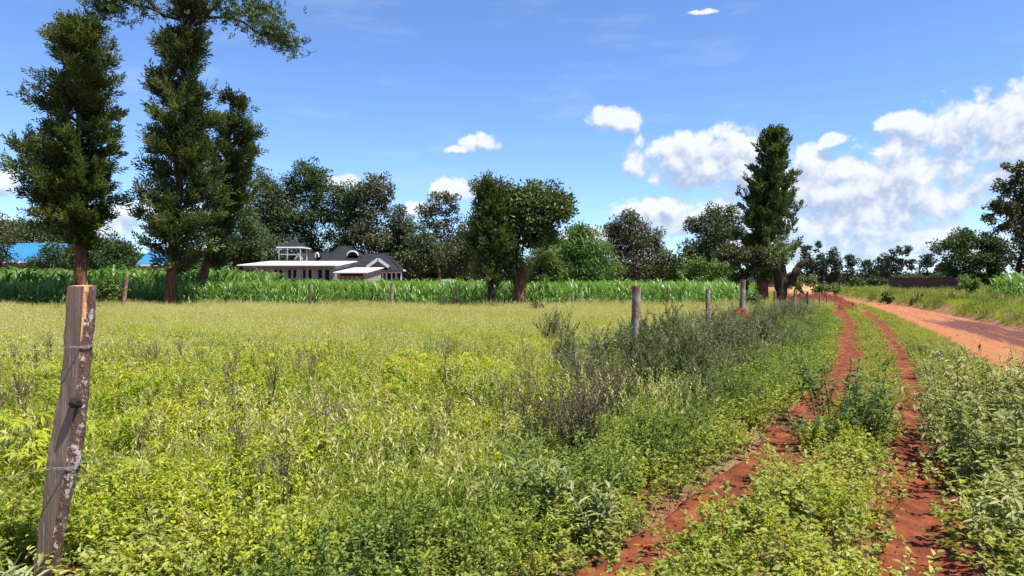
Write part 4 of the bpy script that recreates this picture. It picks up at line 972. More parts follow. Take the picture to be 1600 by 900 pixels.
def block_building():
    d = 75.0; x0, x1 = X(380, d), X(523, d); y1 = 84.0; zt = Z(414.5, d)
    root = tag(empty('block_building', (0, 0, 0)), 'long unfinished grey block building under a flat white sheet roof', 'building')
    ops = [(385,389.5),(393,396),(404,408),(411,415),(429,433.5),(436,441),(450,454.5),(458,463),(473,477.5),(482,487),(497,503),(508,514.5)]
    zb = Z(421.5, d); w = MB(); sill = .9
    xs = [x0] + [v for o in ops for v in (X(o[0], d), X(o[1], d))] + [x1]
    for i in range(0, len(xs), 2): w.box(xs[i], xs[i + 1], d, d + .22, -.1, zb)
    for a, b in ops: w.box(X(a, d), X(b, d), d, d + .22, -.1, sill)
    # right end wall follows the roof slope, back and left walls
    zr = Z(409, 84)
    w.poly([(x1, d + .22, -.1), (x1, y1, -.1), (x1, y1, zr), (x1, d + .22, zt), (x1 - .22, d + .22, -.1), (x1 - .22, y1, -.1), (x1 - .22, y1, zr), (x1 - .22, d + .22, zt)],
           [(0, 1, 2, 3), (7, 6, 5, 4), (3, 2, 6, 7), (0, 3, 7, 4)])
    w.box(x0, x1 - .22, y1 - .2, y1, -.1, zr - .02); w.box(x0, x0 + .2, d + .22, y1 - .2, -.1, zt)
    w.build('wall', M['block'], root)
    b = MB(); b.box(x0 - .02, x1 + .01, d - .02, d + .215, zb, zt); b.build('ring_beam', M['cement'], root)
    for a, bb in ops:
        f = MB(); xa, xb = X(a, d), X(bb, d)
        f.box(xa + .01, xb - .01, d + .17, d + .20, sill, zb - .01); f.build('window', M['hole'], root)
    r = MB(); o = .65; xl = x0 - .4; xr = x1 + .35
    za = zt + .03; slope = (zr - zt) / (y1 - d); ya = d - o; yb = y1 + .4
    def zz(y): return za + slope * (y - d) + .04
    P = [(xl, ya, zz(ya)), (xr, ya, zz(ya)), (xr, yb, zz(yb)), (xl, yb, zz(yb))]; Q = [(p[0], p[1], p[2] - .11) for p in P]
    r.poly(P + Q, [(0, 1, 2, 3), (7, 6, 5, 4), (0, 4, 5, 1), (1, 5, 6, 2), (2, 6, 7, 3), (3, 7, 4, 0)]); r.build('roof', M['sheet'], root)
    # small porch roof on posts at left end
    p = MB(); xa = X(368, d); p.box(xa, x0 - .42, d - .5, d + 1.6, Z(422.6, d), Z(421.6, d)); p.build('porch_roof', M['sheet'], root)
    q = MB(); q.box(xa + .5, xa + .62, d - .4, d - .28, -.1, Z(422.6, d)); q.build('porch_post', M['bark_pale'], root)
block_building()

def annex():
    d = 73.0; x0, x1 = X(527, d), X(570, d); y1 = 82.0; zt = Z(426.5, d); zr = Z(419.5, 82)
    root = tag(empty('stone_shed', (0, 0, 0)), 'lower stone shed with brown board doors right of the block building', 'building')
    w = MB(); w.box(x0, x0 + .3, d, d + .2, -.1, zt); w.box(x1 - .15, x1, d, d + .2, -.1, zt)
    w.poly([(x1, d + .2, -.1), (x1, y1, -.1), (x1, y1, zr), (x1, d + .2, zt), (x1 - .2, d + .2, -.1), (x1 - .2, y1, -.1), (x1 - .2, y1, zr), (x1 - .2, d + .2, zt)],
           [(0, 1, 2, 3), (7, 6, 5, 4), (3, 2, 6, 7), (0, 3, 7, 4)])
    w.box(x0, x1 - .2, y1 - .2, y1, -.1, zr - .02); w.box(x0, x0 + .2, d + .2, y1 - .2, -.1, zt - .02); w.build('wall', M['block'], root)
    xs = np.linspace(x0 + .32, x1 - .17, 6)
    for a, b in zip(xs[:-1], xs[1:]):
        m = MB(); m.box(a + .03, b - .03, d + .05, d + .10, 0, zt - .28)
        m.box(a + .03, b - .03, d + .03, d + .05, .9, 1.0); m.build('board_door', M['plank'], root)
    l = MB(); l.box(x0 + .3, x1 - .15, d + .02, d + .2, zt - .25, zt); l.build('lintel', M['bark_dark'], root)
    r = MB(); ya, yb = d - .5, y1 + .2; sl = (zr - zt) / (y1 - d)
    def zz(y): return zt + .1 + sl * (y - d)
    P = [(x0 - .3, ya, zz(ya)), (x1 + .3, ya, zz(ya)), (x1 + .3, yb, zz(yb)), (x0 - .3, yb, zz(yb))]; Q = [(p[0], p[1], p[2] - .09) for p in P]
    r.poly(P + Q, [(0, 1, 2, 3), (7, 6, 5, 4), (0, 4, 5, 1), (1, 5, 6, 2), (2, 6, 7, 3), (3, 7, 4, 0)]); r.build('roof', M['sheet'], root)
annex()

def tiled_house():
    root = tag(empty('tiled_house', (0, 0, 0)), 'house with steep black tiled hip roofs and white gable trim behind the sheds', 'house')
    def hip(xl, xr, yf, yb, ze, rxl, rxr, zr, name='roof', par=None):
        ym = (yf + yb) / 2; m = MB()
        P = [(xl, yf, ze), (xr, yf, ze), (xr, yb, ze), (xl, yb, ze), (rxl, ym, zr), (rxr, ym, zr)]
        m.poly(P, [(0, 1, 5, 4), (2, 3, 4, 5)]); m.poly(P, [(1, 2, 5), (3, 0, 4)]); m.poly(P, [(3, 2, 1, 0)])
        ob = m.build(name, M['roof_tile'], root)
        t = MB(); 
        for a, b in ((0, 1), (1, 2)): t.bar(np.array(P[a]) - [0, 0, .12], np.array(P[b]) - [0, 0, .12], .12, .22)
        t.build('fascia', M['white'], ob)
        r = MB(); r.bar(P[4], P[5], .2, .12)
        for a, b in ((0, 4), (1, 5)): r.bar(P[a], P[b], .18, .1)
        r.build('ridge_cap', M['roof_tile'], ob)
        return ob
    d = 88.0
    ze = Z(419, d)
    hip(X(498, d), X(585, d), d, 99, ze, X(531, 93.5), X(546, 93.5), Z(384.5, 93.5))
    hip(X(455, d), X(520, d), d + 1, 98, ze, X(466, 93), X(517, 93), Z(394, 93))
    hip(X(545, d), X(626, d - 1), d - 1, 95, Z(420.5, d - 1), X(574, 91), X(602, 91), Z(395.5, 91))
    w = MB(); w.box(X(462, d), X(595, d), d + 1.2, 94, -.1, ze - .1); w.box(X(595, d), X(622, d), d + .8, 94, -.1, ze - .25); w.build('wall', M['cement'], root)
    # gable to the front
    yg = 86.2; g = MB(); P = [(X(573, yg), yg, Z(417.5, yg)), (X(608, yg), yg, Z(417.5, yg)), (X(590.5, yg), yg, Z(405, yg)), (X(573, yg), yg + 4, Z(417.5, yg)), (X(608, yg), yg + 4, Z(417.5, yg)), (X(590.5, yg), yg + 4, Z(405, yg))]
    g.poly(P, [(0, 2, 5, 3), (1, 4, 5, 2)]); ob = g.build('gable_roof', M['roof_tile'], root)
    gi = MB(); gi.poly([(P[0][0], yg + .12, P[0][2] - .1), (P[1][0], yg + .12, P[1][2] - .1), (P[2][0], yg + .12, P[2][2] - .05)], [(0, 1, 2)]); gi.build('gable_boards', M['plank'], ob)
    gb = MB(); 
    for k in (0, 1): gb.bar(P[k], P[2], .14, .34)
    gb.build('barge_board', M['white'], ob)
    v = MB(); v.box(X(596, 86), X(628, 86), 85.8, 86.1, Z(426.5, 86), Z(423.5, 86)); v.build('porch_beam', M['white'], root)
    for px in (598, 604, 612, 619, 627):
        q = MB(); q.box(X(px, 86) - .07, X(px, 86) + .07, 85.87, 86.03, -.1, Z(426.5, 86)); q.build('porch_post', M['white'], root)
    pr = MB(); Pp = [(X(594, 85.5), 85.5, Z(423, 85.5)), (X(630, 85.5), 85.5, Z(423, 85.5)), (X(630, 87.5), 87.5, Z(419, 87.5)), (X(594, 87.5), 87.5, Z(419, 87.5))]
    pr.poly(Pp, [(0, 1, 2, 3)]); pr.poly([(a, b, c - .07) for a, b, c in Pp], [(3, 2, 1, 0)]); pr.build('porch_roof', M['roof_tile'], root)
    wd = MB(); 
    for a, b in ((606, 610), (614, 618), (622, 625)): 
        q = MB(); q.box(X(a, 88.5), X(b, 88.5), 88.7, 88.79, Z(436, 88), Z(427.5, 88)); q.build('window', M['hole'], root)
    # eyebrow vents
    def vent(px, py, hw, hh, y):
        ps = [np.array([X(px - hw, y), y, Z(py + hh, y)])]
        for a in np.linspace(math.pi, 0, 9)[1:-1]: ps.append(np.array([X(px + hw * math.cos(a), y), y, Z(py + hh - 2 * hh * math.sin(a), y)]))
        ps.append(np.array([X(px + hw, y), y, Z(py + hh, y)]))
        m = MB(); m.tube(np.array(ps), .11, 5); o = m.build('roof_vent', M['white'], root)
        h = MB(); n = len(ps); Q = np.array(ps); h.add(Q, [tuple(range(n))]); B = Q + [0, 2.2, 0]
        h.add(np.concatenate([Q, B]), [(i, i + 1, n + i + 1, n + i) for i in range(n - 1)]); h.build('vent_hood', M['roof_tile'], o)
    vent(551, 396, 8.5, 3, 90.3); vent(495.5, 398.5, 2.6, 3.2, 90.6)
    tri = MB(); y = 88.6
    tri.bar((X(460.5, y), y, Z(405.5, y)), (X(466.5, y), y, Z(398, y)), .14, .14); tri.bar((X(473, y), y, Z(405.5, y)), (X(466.5, y), y, Z(398, y)), .14, .14); tri.build('small_gable_trim', M['white'], root)
tiled_house()

def tower():
    d = 85.0; root = tag(empty('lookout_tower', (X(453.5, d), d + 1.2, 0)), 'open white-framed tower with a black pyramid roof', 'tower')
    def L(px): return X(px, d) - root.location.x
    z1 = Z(386, d); zr = Z(375.5, d + 1.5); xs = (L(436.5), L(470))
    hw = (xs[1] - xs[0]) / 2
    for x in (xs[0], L(449.7), xs[1]):
        for y in (-1.3, 1.3):
            if x == L(449.7) and y > 0: continue
            m = MB(); m.box(x - .05, x + .05, y - .05, y + .05, -.1, z1); m.build('post', M['white'], root)
    r = MB(); zl = Z(397.5, d)
    r.box(xs[0] + .08, xs[1] - .08, -1.33, -1.27, zl - .06, zl + .05); r.build('rail', M['white'], root)
    r = MB(); r.box(xs[0] + .08, xs[1] - .08, 1.27, 1.33, zl - .06, zl + .05); r.build('rail', M['white'], root)
    e = MB(); a, b = L(434.5), L(474.5); P = [(a, -1.8, z1), (b, -1.8, z1), (b, 1.8, z1), (a, 1.8, z1), ((a + b) / 2, 0, zr)]
    e.poly(P, [(0, 1, 4), (1, 2, 4), (2, 3, 4), (3, 0, 4)]); e.poly(P, [(3, 2, 1, 0)]); o = e.build('roof', M['roof_tile'], root)
    f = MB(); 
    for i in range(4): f.bar(np.array(P[i]) - [0, 0, .07], np.array(P[(i + 1) % 4]) - [0, 0, .07], .1, .14)
    f.build('fascia', M['white'], o)
    s = MB(); s.box(xs[0], xs[1], -1.2, 1.2, Z(406, d) - .15, Z(406, d)); s.build('deck', M['cement'], root)
tower()

def blue_house(name_lab, px0, px1, d, ridge, eave, dep=7):
    root = tag(empty('blue_roofed_house', (X((px0 + px1) / 2, d), d, 0)), name_lab, 'house')
    a, b = X(px0, d) - root.location.x, X(px1, d) - root.location.x; zr, ze = Z(ridge, d + dep / 2), Z(eave, d)
    r = MB(); P = [(a, 0, ze), (b, 0, ze), (b, dep / 2, zr), (a, dep / 2, zr), (b, dep, ze), (a, dep, ze)]
    r.poly(P, [(0, 1, 2, 3), (3, 2, 4, 5)]); r.poly([(x, y, z - .06) for x, y, z in P], [(3, 2, 1, 0), (5, 4, 2, 3)]); ro = r.build('roof', M['blue'], root)
    f = MB(); f.box(a, b, -.03, 0, ze - .2, ze); f.build('gutter', M['white'], ro)
    w = MB(); w.box(a + .3, b - .3, .5, dep - .5, -.1, ze - .02)
    w.poly([(b - .3, .5, ze - .1), (b - .3, dep - .5, ze - .1), (b - .3, dep / 2, zr - .15)], [(0, 1, 2)]); w.build('wall', M['cement'], root)
blue_house('long blue sheet roof of a low house at the left edge', -60, 82, 78, 380, 408)
blue_house('short blue roof glimpsed between the feathery tree trunks', 212, 256, 80, 392, 413, 6)

def hedge_and_sheet():
    d = 71.5; o = blob_tree('hedge', 'low clipped yellow-green hedge behind the maize right of the shed', 660, d, [(px, 443, 14, 6.5) for px in range(605, 745, 14)], M['t_lime'], M['bark_dark'], dens=.9, leafL=.16, leafW=.1, trunk=False, cat='hedge', clumps=16, cfill=.95)
    m = MB(); y = 69.5; m.box(X(690, y), X(713, y), y, y + .03, 1.0, Z(436.5, y))
    n = 16
    for i in range(n): 
        xa = X(690, y) + (X(713, y) - X(690, y)) * i / n; m.box(xa, xa + .03, y - .015, y, 1.0, Z(436.5, y))
    m.box(X(691, y), X(691, y) + .08, y + .03, y + .1, 0, 1.6); m.box(X(711, y), X(711, y) + .08, y + .03, y + .1, 0, 1.6)
    tag(m.build('sheet_panel', M['sheet']), 'pale corrugated sheet standing among the maize tops', 'panel')
hedge_and_sheet()

def brick_wall():
    P = [(X(1392, 66), 66), (X(1450, 60), 60), (X(1496, 58), 58)]
    root = tag(empty('brick_wall', (0, 0, 0)), 'long dark red-brown brick wall on the bank beyond the road', 'wall')
    w = MB(); c = MB()
    for (xa, ya), (xb, yb) in zip(P[:-1], P[1:]):
        w.bar((xa, ya, 1.25), (xb, yb, 1.25), .22, 1.2); w.bar((xa, ya, .3), (xb, yb, .3), .22, .7)
        c.bar((xa, ya, 1.9), (xb, yb, 1.9), .3, .09)
    w.build('brickwork', M['brick'], root); c.build('coping', M['brick'], root)
brick_wall()

# ------------------------------------------------------------------ earth heaps and stones
def lump(name, label, px, d, rx, ry, h, mat, cat, seed, rot=0.0, n=36, rough=.25):
    x0 = X(px, d); z = float(H(x0, d)); m = MB()
    g = np.linspace(-1, 1, n); U, W = np.meshgrid(g, g); a = U * np.sqrt(1 - W * W / 2); b = W * np.sqrt(1 - U * U / 2)
    r2 = np.clip(a * a + b * b, 0, 1)
    hh = h * (1 - r2) ** .7 * (1 + rough * wob(a * 3, b * 3, 1.5, seed) + rough * .5 * wob(a * 9, b * 9, 1.5, seed + 2)) - .06
    xx = a * rx * (1 + .12 * wob(a, b, 2, seed)); yy = b * ry
    V = np.stack([xx * math.cos(rot) - yy * math.sin(rot), xx * math.sin(rot) + yy * math.cos(rot), hh], -1).reshape(-1, 3)
    i = np.arange(n - 1)[:, None] * n + np.arange(n - 1)[None]; F = np.stack([i, i + 1, i + n + 1, i + n], -1).reshape(-1, 4)
    m.add(V, F); o = m.build(name, mat, smooth=True); o.location = (x0, d, z); return tag(o, label, cat)
lump('soil_mound', 'small red soil mound heaped against the thick fence post', 1156, 21.4, .45, .6, .86, M['heap'], 'mound', 1, rough=.10)
lump('soil_heap', 'long dark red soil heap across the head of the left track', 1272, 48, 2.6, 1.4, .75, M['heap'], 'soil heap', 5, -.3, 60, .4)
lump('soil_heap', 'low spill of red soil where the left track meets the heap', 1305, 43, 1.1, 1.6, .30, M['heap'], 'soil heap', 8, .2, 40, .4)
lump('soil_bank', 'orange cut earth bank at the far end of the road', 1268, 88, 3.0, 2.0, 1.25, rampmat('orange_soil', [(.42, .17, .09), (.55, .24, .13), (.62, .3, .18)], 2, 6, .95, .05), 'soil bank', 3)
lump('stone', 'reddish stone lying on the grass between the wheel tracks', 1358, 20.5, .17, .12, .20, rampmat('red_stone', [(.10, .05, .035), (.18, .09, .06), (.28, .17, .12)], 8, 6, .9, .02), 'stone', 4, n=16)

# ------------------------------------------------------------------ fence posts and wire
def barkpost(a, b):
    m, T = newmat(a); tc = T.node('ShaderNodeTexCoord'); O = tc.outputs['Object']
    n = T.noise(T.vm('MULTIPLY', O, (1, 1, .25)), 30, 8, .65); p = T.noise(T.vm('MULTIPLY', O, (1, 1, .35)), 9, 4, .6)
    c = T.mix(n, b[0], b[1]); c = T.mix(T.smooth(p, .46, .56), c, b[2])
    p2 = T.noise(T.vm('MULTIPLY', O, (1, 1, .6)), 17, 5, .7); c = T.mix(T.smooth(p2, .58, .66), c, (.05, .03, .022))
    T.l.new(c, T.b.inputs['Base Color']); T.b.inputs['Roughness'].default_value = .92
    bn = T.node('ShaderNodeBump'); bn.inputs['Distance'].default_value = .012; T.l.new(n, bn.inputs['Height']); T.l.new(bn.outputs[0], T.b.inputs['Normal'])
    return m
M['post_pale'] = barkpost('weathered_post', [(.10, .075, .058), (.44, .38, .31), (.20, .085, .045)])
M['post_dark'] = barkpost('dark_post', [(.05, .035, .028), (.16, .12, .09), (.09, .05, .03)])
def near_post_mats():
    m1, T = newmat('sawn_wood'); tc = T.node('ShaderNodeTexCoord'); O = tc.outputs['Object']
    g = T.noise(T.vm('MULTIPLY', O, (60, 60, 1.6)), 1.0, 8, .6, .4); sp = T.noise(O, 5, 5, .6)
    c = T.mix(g, (.085, .048, .030), (.40, .27, .185)); c = T.mix(T.smooth(sp, .55, .7, 0, .6), c, (.30, .26, .22))
    wl = T.noise(T.vm('MULTIPLY', O, (90, 90, 2.5)), 1.0, 3, .5); c = T.mix(T.smooth(wl, .70, .74, 0, .8), c, (.6, .56, .52))
    T.l.new(c, T.b.inputs['Base Color']); T.b.inputs['Roughness'].default_value = .85
    bn = T.node('ShaderNodeBump'); bn.inputs['Distance'].default_value = .006; T.l.new(g, bn.inputs['Height']); T.l.new(bn.outputs[0], T.b.inputs['Normal'])
    m2 = rampmat('exposed_heartwood', [(.34, .15, .06), (.55, .27, .11), (.68, .42, .22)], 5, 6, .8, .004, (12, 12, 1.2))
    m3, T = newmat('flaking_bark'); tc = T.node('ShaderNodeTexCoord'); O = tc.outputs['Object']
    n = T.noise(T.vm('MULTIPLY', O, (1, 1, .5)), 38, 9, .7); sp = T.noise(T.vm('MULTIPLY', O, (1, 1, .8)), 26, 7, .75); big = T.noise(O, 4, 3, .5)
    c = T.mix(n, (.030, .014, .010), (.24, .12, .085))
    wh = T.m('ADD', sp, T.m('MULTIPLY', T.m('SUBTRACT', big, .5), .35)); c = T.mix(T.smooth(wh, .54, .60), c, (.60, .52, .46))
    T.l.new(c, T.b.inputs['Base Color']); T.b.inputs['Roughness'].default_value = .95
    bn = T.node('ShaderNodeBump'); bn.inputs['Distance'].default_value = .02; T.l.new(T.m('ADD', n, sp), bn.inputs['Height']); T.l.new(bn.outputs[0], T.b.inputs['Normal'])
    return m1, m2, m3
M['wire'] = flatmat('dull_wire', (.20, .19, .18), .6, .1, 20, .4, .3)
D1 = 3.9
def near_post():
    # centre line and half widths measured on the photo (py, left px, right px)
    rows = [(447,108,149),(470,106,147),(505,103,145),(539,100,142),(580,97,140),(622,92,136),(665,84,130),(700,78,125),(720,74,123),(760,69,115),(817,61,101),(860,56,93),(910,50,84),(940,48,82)]
    zs = np.linspace(Z(447, D1), -.12, 60); py = HY + (EYE - zs) * FP / D1
    r = np.array(rows, float); l = X(np.interp(py, r[:, 0], r[:, 1]), D1); q = X(np.interp(py, r[:, 0], r[:, 2]), D1)
    c = (l + q) / 2; hw = (q - l) / 2 * .96
    n = 40; V = []; base = np.array([c[-8], D1, 0])
    mi = []
    for k, z in enumerate(zs):
        rough = rng.normal(0, .022, n)
        for j in range(n):
            a = j / n * 2 * math.pi     # 0 = right, 3pi/2 = towards camera
            rad = 1.0
            # split face: plane facing left and camera
            fa = math.radians(253)
            pr = math.cos(a - fa)
            flat = .60
            if pr > flat: rad = flat / pr * (1 + .025 * math.sin(z * 6) + .02 * math.sin(z * 17 + a * 3)) + .25 * rough[j]
            else: rad = 1 + rough[j] + .05 * math.sin(z * 9 + a * 2) + .035 * math.sin(z * 31 + a * 5)
            V.append((c[k] - base[0] + math.cos(a) * hw[k] * rad * 1.0, math.sin(a) * hw[k] * rad * .95, z))
    V = np.array(V); V[:, 2] -= 0
    i = np.arange(len(zs) - 1)[:, None] * n; j = np.arange(n)[None]; k2 = (j + 1) % n
    F = np.stack([i + j, i + n + j, i + n + k2, i + k2], -1).reshape(-1, 4)
    jj = np.broadcast_to(np.arange(n)[None], (len(zs) - 1, n)).ravel(); aa = (jj + .5) / n * 360
    zf = np.repeat(zs[:-1], n)
    da = np.abs((aa - 253 + 180) % 360 - 180)
    split = 53.0
    m = np.where(da < split, 0, 2)
    rightside = ((aa - 253 + 180) % 360 - 180) > 0
    wide = np.interp(zf, [0, .5, 1.0, 1.3, 1.44, 1.58], [3, 4, 5, 6, 20, 22])
    m = np.where(rightside & (np.abs(da - split - wide / 2 + 3) < wide / 2) , 1, m)
    m = np.where((zf < .75) & (zf > .68) , np.where(m == 1, 2, m), m)
    top = V[:n]; mb = MB(); mb.add(V, F, m); 
    mb.add(np.vstack([top, [top[:, 0].mean(), top[:, 1].mean(), top[0, 2] + .006]]), [(j, (j + 1) % n, n) for j in range(n)], 1)
    o = mb.build('fence_post', list(near_post_mats())); o.location = tuple(base)
    tag(o, 'thick split-log post with flaking bark, nearest the camera', 'fence post', 'posts of the wire fence')
    for (px, py_, r0) in ((126, 628, .022),):
        k = MB(); cx, cz = X(px, D1) - base[0], Z(py_, D1)
        P = np.array([(cx, -.03, cz), (cx + .004, -.075, cz + .004), (cx + .004, -.094, cz + .002)]); k.tube(P, [r0 * 1.3, r0 * 1.1, r0 * .7], 12, bump=.12)
        k.build('knot', M['bark_dark'], o)
    for py_ in (541, 727):
        z = Z(py_, D1); k = int(np.argmin(np.abs(zs - z))); t = np.linspace(0, 2 * math.pi, 26)
        ccx = c[k] - base[0]
        for dz in (0, .007):
            w = MB(); P = np.stack([ccx + np.cos(t) * (hw[k] * 1.09), np.sin(t) * hw[k] * 1.06, z + dz + .004 * np.sin(t * 2)], -1); w.tube(P, .0016, 5, cap=False); w.build('wire_tie', M['wire'], o)
    return o
near_post()

def post(label, px, d, top_py, w_px, mat, lean=(0, 0), group='posts of the wire fence', base=None, kink=.01, dx=0):
    x0 = X(px, d) ; h = Z(top_py, d); z0 = float(H(x0, d)); r = w_px / 2 * d / FP
    n = 18; t = np.linspace(0, 1, n)
    bend = rng.normal(0, kink, 2)
    P = np.stack([lean[0] * (t - 1) + bend[0] * np.sin(t * 4), lean[1] * t + bend[1] * np.sin(t * 5), -.2 + (h - z0 + .2) * t], -1)
    m = MB(); m.tube(P, r * np.linspace(1.08, .92, n) * (1 + .06 * np.sin(t * 9 + d)), 12, bump=.035)
    o = m.build('fence_post', mat, smooth=True); o.location = (x0, d, z0)
    return tag(o, label, 'fence post', group)
P2 = post('pale barkless post in the wiry bushes, second from the camera', 994.5, 11.5, 447, 14, M['post_pale'], (.05, 0))
post('slim crooked pale post just left of the red mound', 1106, 16, 451, 8, M['post_pale'], (-.08, 0), kink=.05)
post('tallest pale post rising out of the red mound', 1161, 22, 437, 9, M['post_pale'], (.04, 0))
post('thin grey post left of the gnarled trunk', 1211, 25.5, 455, 4.5, M['post_pale'])
post('thin grey post right of the gnarled trunk', 1243, 26.5, 452, 4, M['post_pale'], (.03, 0), kink=.04)
post('dark slim post before the long soil heap', 1244, 32, 452, 3, M['post_dark'])
post('small dark post at the left half of the soil heap', 1262, 33, 455, 3.5, M['post_dark'])
post('small grey post at the right half of the soil heap', 1281, 37, 456, 3, M['post_pale'])
post('farthest small grey post near the head of the track', 1292, 41, 457, 3, M['post_pale'])
G2 = 'posts along the maize edge'
post('leaning brown post beside the leftmost bush at the maize edge', 199, 36, 431, 6, M['post_pale'], (.30, 0), G2)
post('grey maize-edge post in front of the block building', 484, 38.5, 443, 5, M['post_dark'], (0, 0), G2)
post('pale tan maize-edge post in front of the tiled house', 613, 38.5, 443, 6, M['post_pale'], (.05, 0), G2)
post('dark maize-edge post between the hedge and the mid-meadow pair', 714, 38.5, 447, 4.5, M['post_dark'], (0, 0), G2)
post('short pale maize-edge post right of the mid-meadow pair', 895, 38.5, 455, 4, M['post_pale'], (0, 0), G2)
post('thin dark maize-edge post left of the crooked fence post', 1043, 38.5, 449, 3, M['post_dark'], (0, 0), G2)

def wire(label, pts_, sag, barbs=True, r=.0008, name='barbed_wire', step=.13):
    V = []; 
    for a, b in zip(pts_[:-1], pts_[1:]):
        a = np.array(a, float); b = np.array(b, float); n = 24; t = np.linspace(0, 1, n, endpoint=False)[:, None]
        V.append(a + (b - a) * t - np.array([0, 0, 1]) * sag * 4 * t * (1 - t))
    V.append(np.array([pts_[-1]], float)); P = np.concatenate(V); m = MB()
    rr = np.linspace(r, r * 2, len(P)); m.tube(P, rr, 4, cap=False)
    if barbs:
        L = np.concatenate([[0], np.cumsum(np.linalg.norm(np.diff(P, axis=0), axis=1))])
        for s in np.arange(.1, min(L[-1], 16), step):
            p = np.array([np.interp(s, L, P[:, i]) for i in range(3)])
            for q in range(2):
                dv = rdir(1)[0] * .016; m.tube(np.array([p - dv, p + dv]), .0010, 3, cap=False)
    return tag(m.build(name, M['wire']), label, 'wire')
fx = [(X(121, D1), 3.85), (X(994.5, 11.5), 11.45), (X(1106, 16), 15.95), (X(1161, 22), 21.95), (X(1211, 25.5), 25.5), (X(1262, 33), 33), (X(1292, 41), 41)]
zt = [Z(541, D1) , 1.12, 1.12, 1.15, 1.1, 1.1, 1.1]; zl = [Z(727, D1), .82, .8, .8, .8, .8, .8]
wire('upper barbed strand running off from the nearest post', [(-7.0, -1.2, 1.3)] + [(a, b, c) for (a, b), c in zip(fx, zt)], .05)
wire('lower barbed strand running off from the nearest post', [(-7.1, -1.2, .75)] + [(X(101, D1) if i == 0 else a, b, c) for i, ((a, b), c) in enumerate(zip(fx, zl))], .07)

# ------------------------------------------------------------------ single plants that stand out
def plant(proto, label, px, d, sc, name, cat='plant', rz=0.0, group=None, parts=None):
    x0 = X(px, d); o = proto.copy(); o.name = name; COL.objects.link(o)
    o.location = (x0, d, float(H(x0, d))); o.scale = (sc, sc, sc); o.rotation_euler = (0, 0, rz); return tag(o, label, cat, group)
def p_rosette(stems, h, L, W, mat, name, nl=9):
    mb = MB()
    for s in range(stems):
        a = rng.uniform(0, 6.283); le = rng.uniform(.1, .5); hh = h * rng.uniform(.7, 1.1)
        P = np.array([(math.cos(a) * le * hh * t, math.sin(a) * le * hh * t, hh * t - .02) for t in np.linspace(0, 1, 5)])
        V, F = tube(P, np.linspace(.007, .003, 5), 5); mb.add(V, F, 1)
        n = nl; t = np.linspace(.25, 1, n); az = np.arange(n) * 2.4 + rng.uniform(0, 6)
        Pl = P[-1] * t[:, None]; up = .15 + t * .9
        D = np.stack([np.cos(az), np.sin(az), up], -1); N = np.stack([-np.cos(az) * up, -np.sin(az) * up, np.ones(n)], -1)
        s_ = 1.2 - .55 * t
        leafb(mb, Pl, D, N, L * s_, W * s_, 0, shape='leaf', curl=.3, fold=.3)
    return mb.build(name, [mat, M['stem']], link=False)
ros = [p_rosette(8, .38, .13, .036, M['leaf_silver'], 'r%d' % i, 12) for i in range(2)]
ros.append(p_rosette(7, .45, .17, .05, M['leaf_dark_broad'], 'r5', 12))
plant(ros[0], 'silvery long-leaved plant amid the weeds left of the red track', 845, 4.75, 1.35, 'silver_leaf_plant', rz=.4)
plant(ros[1], 'second silvery plant, hard against the edge of the red track', 938, 4.45, 1.0, 'silver_leaf_plant', rz=2.1)
plant(ros[0], 'tall pale-leaved plant at the left picture edge by the nearest post', 4, 3.2, .95, 'silver_leaf_plant', rz=3.3)
dk = [p_shrub(34, .95, .50, .028, .013, 16, [M['leaf_dry'], M['twig']], name='dk%d' % i) for i in range(2)]
plant(dk[0], 'brown withered wiry bush standing above the near weeds', 905, 6.2, .84, 'withered_bush', 'bush')
plant(dk[1], 'smaller withered bush left of the biggest brown one', 838, 6.6, .66, 'withered_bush', 'bush', 1.0)
plant(dk[0], 'withered bush tucked behind the biggest brown one', 955, 7.6, .8, 'withered_bush', 'bush', 2.0)
sg = [p_shrub(30, 1.0, .55, .034, .017, 28, [M['leaf_sage'], M['twig']], name='sg%d' % i) for i in range(2)]
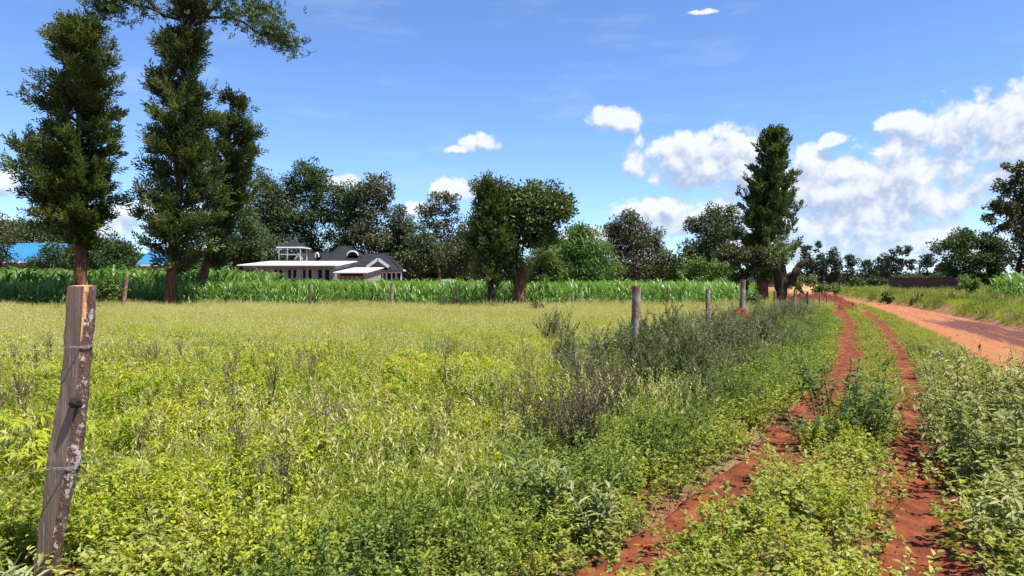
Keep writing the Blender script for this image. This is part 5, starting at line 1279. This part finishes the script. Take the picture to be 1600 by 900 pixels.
for i, (px, d, s, lb) in enumerate([(1010, 10.2, .98, 'wiry grey bush at the foot of the second post'), (1070, 10.8, 1.02, 'wiry grey bush midway between the second and crooked posts'), (1130, 12.2, 1.0, 'wiry grey bush below the crooked post'),
        (1195, 14.2, .92, 'wiry grey bush right of the red mound, by the track'), (1040, 13.2, 1.05, 'wiry grey bush rising behind the second post'), (862, 16.5, .95, 'lone dark bush out in the pale grass'), (1160, 16.4, .8, 'wiry grey bush in front of the red mound')]):
    plant(sg[i % 2], lb, px, d, s, 'wiry_bush', 'bush', i * 1.3)
br = [p_weed(32, .66, .32, .15, .042, 22, [M['leaf_dark_broad'], M['stem']], lean=.55, top=.15, droop=.4, name='br%d' % i) for i in range(2)]
for i, (px, d, s, lb) in enumerate([(1325, 8.2, 1.1, 'dark lance-leaved bush between the wheel tracks, its top left tip drooping'), (1352, 7.4, .75, 'lower lance-leaved bush between the wheel tracks'), (1268, 7.2, .55, 'small lance-leaved bush overhanging the left track')]):
    plant(br[i % 2], lb, px, d, s, 'lance_leaf_bush', 'bush', i)
bb = [p_weed(38, .72, .38, .115, .038, 24, [M['leaf_broad'], M['stem']], lean=.6, top=.1, droop=.4, name='bb%d' % i) for i in range(2)]
for i, (px, d, s, lb) in enumerate([(1508, 7.2, 1.05, 'leafy bush at the edge of the right track'), (1552, 7.7, 1.2, 'leafy bush second out from the right track'), (1618, 7.4, 1.1, 'leafy bush at the right edge below the road'),
        (1540, 6.4, .95, 'leafy bush below the two beside the right track'), (1592, 5.7, .95, 'leafy bush low at the right picture edge'), (1470, 9.3, .6, 'leafy bush higher up beside the right track'), (1478, 14.0, .62, 'small leafy bush at the near lip of the dirt road'), (1440, 15.5, .55, 'farthest small leafy bush between right track and road'), (1455, 12.3, .5, 'low leafy bush just below the one at the road lip'), (1650, 7.2, 1.0, 'leafy bush cut by the right picture edge')]):
    plant(bb[i % 2], lb, px, d, s, 'leafy_bush', 'bush', i * 1.7)
tw = p_weed(4, .60, .06, .11, .03, 14, [M['leaf_dark_broad'], M['twig']], lean=.6, top=.45, name='tw')
plant(tw, 'sprawling dark-leaved stem poking up against the orange road', 1538, 9.3, 1.45, 'sprawling_herb', rz=.8)
rd = p_shrub(16, .45, .4, .05, .02, 14, [M['redweed'], M['twig']], name='rd')
plant(rd, 'reddish dry plant at the maize edge right of the leaning post', 222, 36.5, 1.3, 'dry_plant')
plant(rd, 'reddish dry plant at the maize edge left of the nearest post', 92, 37, .9, 'dry_plant', rz=2)
